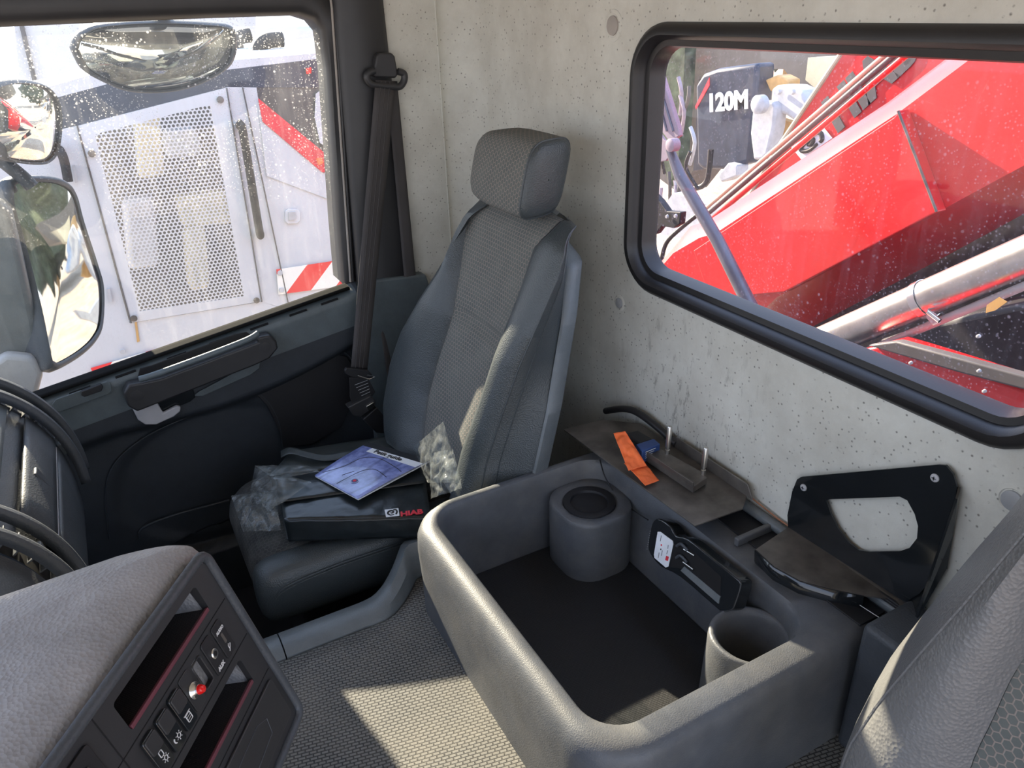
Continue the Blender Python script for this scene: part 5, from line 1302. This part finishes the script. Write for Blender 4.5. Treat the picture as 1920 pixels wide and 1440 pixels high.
# raised cover plate whose edge throws a shadow to the right
cp1 = [(1345, 440), (1676, 220), (1686, 206), (1757, 398), (1744, 404), (1470, 548), (1330, 560), (1300, 470)]
slab('cover_plate', [xb(*q, XB - 0.045) for q in cp1], (0.044, 0, 0), M['red_paint'], cr_, smooth=False, bevel=0.004)
tube('weld_edge', [xb(1684, 208, XB - 0.047), xb(1756, 397, XB - 0.047)], 0.004, M['steel'], cr_, n=8)
# second boom with lettering
X2 = 3.1
b2_ = thing('crane_jib', 'narrower red crane jib with dark lettering behind the big boom', 'crane boom', onX(1500, 350, X2))
f2 = [(1398, 380), (1450, 290), (1580, 96), (1660, -20), (1990, -80), (1800, 100), (1560, 280), (1420, 400)]
slab('jib_side', [xb(*q, X2) for q in f2], (0.25, 0, 0), M['red_paint'], b2_, smooth=False)
tube('jib_lit_edge', [xb(1398, 380, X2), xb(1450, 290, X2), xb(1580, 96, X2), xb(1660, -20, X2)], 0.012, M['cream_paint'], b2_, n=8, label='pale strip painted for the sunlit edge of the jib')  # cream strip paints in the sunlight caught along this edge
XD2 = xb(1677, 146, X2) - xb(1569, 246, X2)
cr2 = V((0, XD2.z, -XD2.y)); cr2 = -cr2 if cr2.z < 0 else cr2
text('lettering', 'HIAB', xb(1568, 247, X2 - 0.006), XD2, cr2, 0.22, M['grey_brown'], b2_, 0.012, 0.002, label='dark grey painted lettering')
lgq2 = [xb(*q, X2 - 0.006) for q in [(1503, 299), (1561, 259), (1541, 234), (1484, 276)]]
lg2 = slab('logo_patch', lgq2, (-0.002, 0, 0), M['paper'], b2_, smooth=False, label='white square emblem')
emblem(lgq2, lg2, V((-0.005, 0, 0)), 0.009)
slab('label_patch', [xb(*q, X2 - 0.006) for q in [(1692, 108), (1712, 100), (1706, 118), (1697, 124)]], (-0.002, 0, 0), M['paper'], b2_, smooth=False)
# hydraulic pipes in front of the jib
for i, (a_, b__, r_, mt, lab) in enumerate([((1322, 392), (1672, 92), 0.010, 'cream_paint', 'pale upper hydraulic pipe running along the crane jib'), ((1330, 398), (1686, 96), 0.013, 'grey_brown', 'dark middle hydraulic pipe running along the crane jib'), ((1338, 408), (1706, 98), 0.013, 'red_paint', 'red lowest hydraulic pipe running along the crane jib')]):
    tag(tube('hydraulic_pipe', [xb(*a_, 2.75), xb(*b__, 2.75)], r_, M[mt], n=12), lab, 'pipe', 'hydraulic pipes along the jib')
tag(tube('hydraulic_hose', smooth_path([xb(1322, 392, 2.75), xb(1280, 425, 2.72), xb(1250, 455, 2.7), xb(1240, 490, 2.7)], 5), 0.012, M['rubber'], n=12), 'black hose curving down at the lower end of the pipes', 'hose')
# chrome cylinder with clamp and thin pipe
XC = 1.78
cy_ = thing('hydraulic_cylinder', 'shiny metal hydraulic cylinder with a ring clamp, low in the rear window', 'hydraulic cylinder', xb(1560, 640, XC))
ca, cb = xb(1480, 668, XC), xb(2080, 415, XC)
tube('cylinder_tube', [ca, ca.lerp(cb, 0.5), cb], 0.047, M['bright_steel'], cy_, n=40)
pa_, pb2 = xb(1540, 694, XC - 0.01), xb(2080, 470, XC - 0.01)
tube('side_pipe', [pa_, pb2], 0.0105, M['lever'], cy_, n=14)
dcy = (cb - ca).normalized(); uu, ww = frame_of(dcy); cc_ = ca + dcy * (xb(1734, 562, XC) - ca).dot(dcy)
ringp = [cc_ + (uu * math.cos(2 * math.pi * j / 40) + ww * math.sin(2 * math.pi * j / 40)) * 0.0485 for j in range(41)]
P_ = [[p + dcy * s_ + (p - cc_).normalized() * e_ for p in ringp] for s_, e_ in ((-0.010, 0.0), (-0.010, 0.002), (0.010, 0.002), (0.010, 0.0))]
cl_ = sheet('ring_clamp', P_, M['chrome'], cy_)
tube('clamp_screw', [xb(1740, 585, XC - 0.05), xb(1762, 602, XC - 0.05)], 0.006, M['chrome'], cl_, n=10)
slab('clamp_tab', [xb(*q, XC - 0.04) for q in [(1738, 580), (1752, 588), (1762, 606), (1750, 612), (1736, 596)]], (0.006, 0, 0), M['lever'], cl_, bevel=0.002)
# dark frame and red crane base below
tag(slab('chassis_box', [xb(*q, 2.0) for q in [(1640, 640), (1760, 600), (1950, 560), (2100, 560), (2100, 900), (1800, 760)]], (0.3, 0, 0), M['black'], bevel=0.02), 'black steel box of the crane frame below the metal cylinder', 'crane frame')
base_r = thing('crane_pedestal', 'dark red crane base with bolts at the bottom of the rear window', 'crane', xb(1750, 740, 1.62))
slab('base_plate', [xb(*q, 1.66) for q in [(1600, 660), (1660, 645), (1935, 735), (2000, 790), (1900, 860), (1700, 820)]], (0.10, 0, 0), M['red_paint'], base_r, bevel=0.01)
slab('base_rail', [xb(*q, 1.64) for q in [(1625, 648), (1680, 640), (1960, 716), (1960, 742), (1800, 700)]], (0.03, 0, 0), M['grey_brown'], base_r, bevel=0.005)
for q in ((1709, 680), (1709, 695), (1805, 730), (1847, 733), (1836, 630), (1837, 695)):
    lathe('bolt', xb(*q, 1.63), (-1, 0, 0), [(0.0045, 0), (0.004, 0.006), (0.002, 0.007)], M['lever'], base_r, n=12)
tag(slab('paper_scrap', [xb(*q, 1.72) for q in [(1850, 572), (1873, 557), (1888, 566), (1866, 582), (1848, 587)]], (0.002, 0, 0), M['yellow'], smooth=False), 'torn orange-tan label under the metal cylinder', 'label')
tb = thing('truck_bed', 'dark steel truck deck and chassis under the crane', 'truck bed', (3.0, 0.6, -2.9))
rbox('deck_plate', (3.6, 0.55, -1.62), AX, (4.4, 2.5, 0.12), M['black'], tb, bevel=0.02)
rbox('chassis_rail', (3.6, 0.95, -2.0), AX, (4.4, 0.12, 0.5), M['black'], tb, bevel=0.01)
rbox('chassis_rail', (3.6, 0.15, -2.0), AX, (4.4, 0.12, 0.5), M['black'], tb, bevel=0.01)
tag(slab('under_boom_dark', [xb(*q, 2.75) for q in [(1230, 640), (1480, 560), (1760, 420), (1960, 320), (2200, 260), (2200, 760), (1480, 780)]], (0.2, 0, 0), M['black'], smooth=False), 'black sheet added for the dark gap under the red boom', 'crane frame')  # black sheet added to darken the gap and cut bounce under the boom
# grey strut with pivot and pale plate beam in front of the boom
stt = thing('support_strut', 'blue-grey round strut crossing the left side of the rear window', 'strut', xb(1405, 590, 1.75))
tube('strut_tube', [xb(1256, 280, 1.78), xb(1275, 330, 1.78), xb(1345, 450, 1.77), xb(1425, 610, 1.76)], [0.015, 0.021, 0.022, 0.024], M['strut'], stt, n=24)
lathe('pivot_ring', xb(1260, 272, 1.76), (-1, 0, 0), [(0.022, -0.02), (0.022, 0.01), (0.012, 0.014)], M['lilac'], stt, n=24)
slab('beam_plate', [xb(*q, 1.80) for q in [(1195, 30), (1222, 90), (1238, 135), (1270, 238), (1273, 255), (1262, 262), (1252, 262), (1228, 230), (1195, 180)]], (0.02, 0, 0), M['lilac'], stt, bevel=0.003)
slab('hook_plate', [xb(*q, 1.82) for q in [(1195, 200), (1225, 235), (1245, 262), (1258, 268), (1258, 290), (1248, 302), (1236, 304), (1222, 292), (1195, 260)]], (0.012, 0, 0), M['lilac'], stt, bevel=0.003)
for k_ in (0.0, 1.0):
    tube('beam_groove', [xb(1220 + 8 * k_, 132, 1.797), xb(1250 + 12 * k_, 246, 1.797)], 0.004, M['strut'], stt, n=8)
br = slab('dark_bracket', [xb(*q, 1.9) for q in [(1220, 360), (1236, 376), (1250, 396), (1276, 398), (1274, 420), (1262, 428), (1240, 424), (1228, 440), (1218, 430)]], (0.03, 0, 0), M['black'], bevel=0.004)
tag(br, 'small black bracket with two bolts at the lower left of the rear window', 'bracket')
for q in ((1252, 406), (1268, 405)): lathe('bracket_bolt', xb(*q, 1.895), (-1, 0, 0), [(0.008, 0), (0.006, 0.008)], M['lever'], br, n=12)

# ---- grader in the yard
XG = 7.0
gd = thing('grader', 'black and grey motor grader with white numbers in the yard behind', 'grader', V((7.0, 6.5, GZ)))
def gslab(name, pxs, mt, X=XG, th=0.3, par=None, **k_): return slab(name, [xb(*q, X) for q in pxs], (th, 0, 0), M[mt], par or gd, **k_)
gslab('side_panel', [(1303, 160), (1318, 138), (1345, 128), (1420, 118), (1414, 210), (1408, 270), (1404, 305), (1360, 318), (1318, 318), (1306, 310)], 'dark_blue', bevel=0.05)
gslab('cab_block', [(1215, 60), (1700, 60), (1640, 130), (1560, 150), (1500, 170), (1470, 130), (1345, 128), (1310, 150), (1300, 320), (1270, 360), (1230, 330), (1215, 200)], 'grey_brown', X=8.0, th=0.6, smooth=False)
gslab('pillar', [(1225, 80), (1285, 80), (1280, 180), (1272, 300), (1255, 350), (1230, 250)], 'asphalt', X=7.6, th=0.2, smooth=False)
gslab('red_flash', [(1303, 200), (1330, 145), (1330, 160), (1305, 205)], 'redprint', X=XG - 0.02, th=0.01, smooth=False)
XDg = xb(1412, 201, XG - 0.03) - xb(1325, 209, XG - 0.03)
cg = V((0, XDg.z, -XDg.y)); cg = cg if cg.z > 0 else -cg
text('number', '120M', xb(1326, 209, XG - 0.03), XDg, cg, 0.285, M['paper'], gd, 0.012, 0.004, squeeze=1.08, label='white model number lettering')
gslab('link_arm', [(1412, 190), (1448, 190), (1454, 200), (1450, 240), (1438, 290), (1428, 300), (1412, 300), (1406, 250)], 'grey_hyd', X=6.8, th=0.2, bevel=0.03)
lathe('link_pivot', xb(1430, 195, 6.75), (-1, 0, 0), [(0.10, 0), (0.10, 0.08), (0.07, 0.10)], M['grey_hyd'], gd, n=28)
gslab('upper_arm', [(1444, 168), (1455, 160), (1480, 161), (1505, 172), (1512, 188), (1520, 200), (1560, 222), (1560, 240), (1500, 235), (1470, 215), (1450, 212)], 'grey_hyd', X=6.9, th=0.3, bevel=0.04)
for q in ((1462, 172), (1488, 172)): lathe('arm_bolt', xb(*q, 6.88), (-1, 0, 0), [(0.03, 0), (0.025, 0.04)], M['lever'], gd, n=12)
gslab('rusty_part', [(1434, 150), (1458, 140), (1478, 150), (1476, 168), (1444, 172)], 'yellow', X=7.1, th=0.2, bevel=0.02)
gslab('blade_back', [(1440, 215), (1500, 235), (1530, 260), (1500, 272), (1440, 268)], 'yellow', X=7.2, th=0.1, smooth=False)
gslab('tan_panel', [(1515, 108), (1600, 104), (1580, 150), (1540, 175), (1510, 150)], 'cream_paint', X=7.4, th=0.2, smooth=False)
gslab('lower_bracket', [(1345, 330), (1365, 305), (1382, 310), (1382, 330), (1352, 342)], 'grey_hyd', X=6.9, th=0.2, bevel=0.02)
tube('drain_hose', smooth_path([xb(1333, 280, 6.8), xb(1328, 330, 6.8), xb(1318, 348, 6.8), xb(1298, 354, 6.8)], 6), 0.035, M['rubber'], gd)
gslab('step_plate', [(1262, 362), (1300, 372), (1350, 395), (1390, 372), (1380, 400), (1300, 450), (1240, 440), (1236, 400)], 'grey_hyd', X=4.5, th=0.1, smooth=False)
hw = random.Random(3)
for i in range(14):
    x_ = 1225 + hw.random() * 70; y_ = 130 + hw.random() * 230
    tube('machine_hose', smooth_path([xb(x_, y_, 6.2), xb(x_ + hw.uniform(-12, 12), y_ + 30, 6.2), xb(x_ + hw.uniform(-20, 20), y_ + 70, 6.3)], 4), 0.022, M[hw.choice(['rubber', 'grey_hyd', 'lilac', 'grey_brown'])], gd, n=8)
# trees at the edge of the yard
def tree(cx, cy, h, r, seed, lab):
    t = thing('tree', lab, 'tree', (cx, cy, GZ), 'trees at the edge of the yard')
    tube('trunk', [V((cx, cy, GZ)), V((cx, cy, GZ + h * 0.5))], 0.25, M['yellow'], t, n=10)
    P_ = []
    for i in range(25):
        th_ = math.pi * i / 24
        row = []
        for j in range(36):
            ph = 2 * math.pi * j / 36
            d_ = V((math.sin(th_) * math.cos(ph), math.sin(th_) * math.sin(ph), math.cos(th_)))
            rr = r * (1 + 0.35 * noise.noise(d_ * 3 + V((seed, 0, 0))) + 0.2 * noise.noise(d_ * 9 + V((seed, 0, 0))))
            row.append(V((cx, cy, GZ + h * 0.65)) + V((d_.x * rr, d_.y * rr, d_.z * rr * 0.9)))
        P_.append(row)
    sheet('crown', P_, M['asphalt'], t, closed=True, angle=85)
tree(24, 22, 6.5, 3.6, 1, 'larger green tree at the edge of the yard, top left of the rear window')
tree(26, 12, 6.0, 3.4, 5, 'round green tree at the edge of the yard seen through the rear window')
tree(-3.6, 17, 3.6, 2.2, 9, 'low green bush beyond the white trailer at the far left')
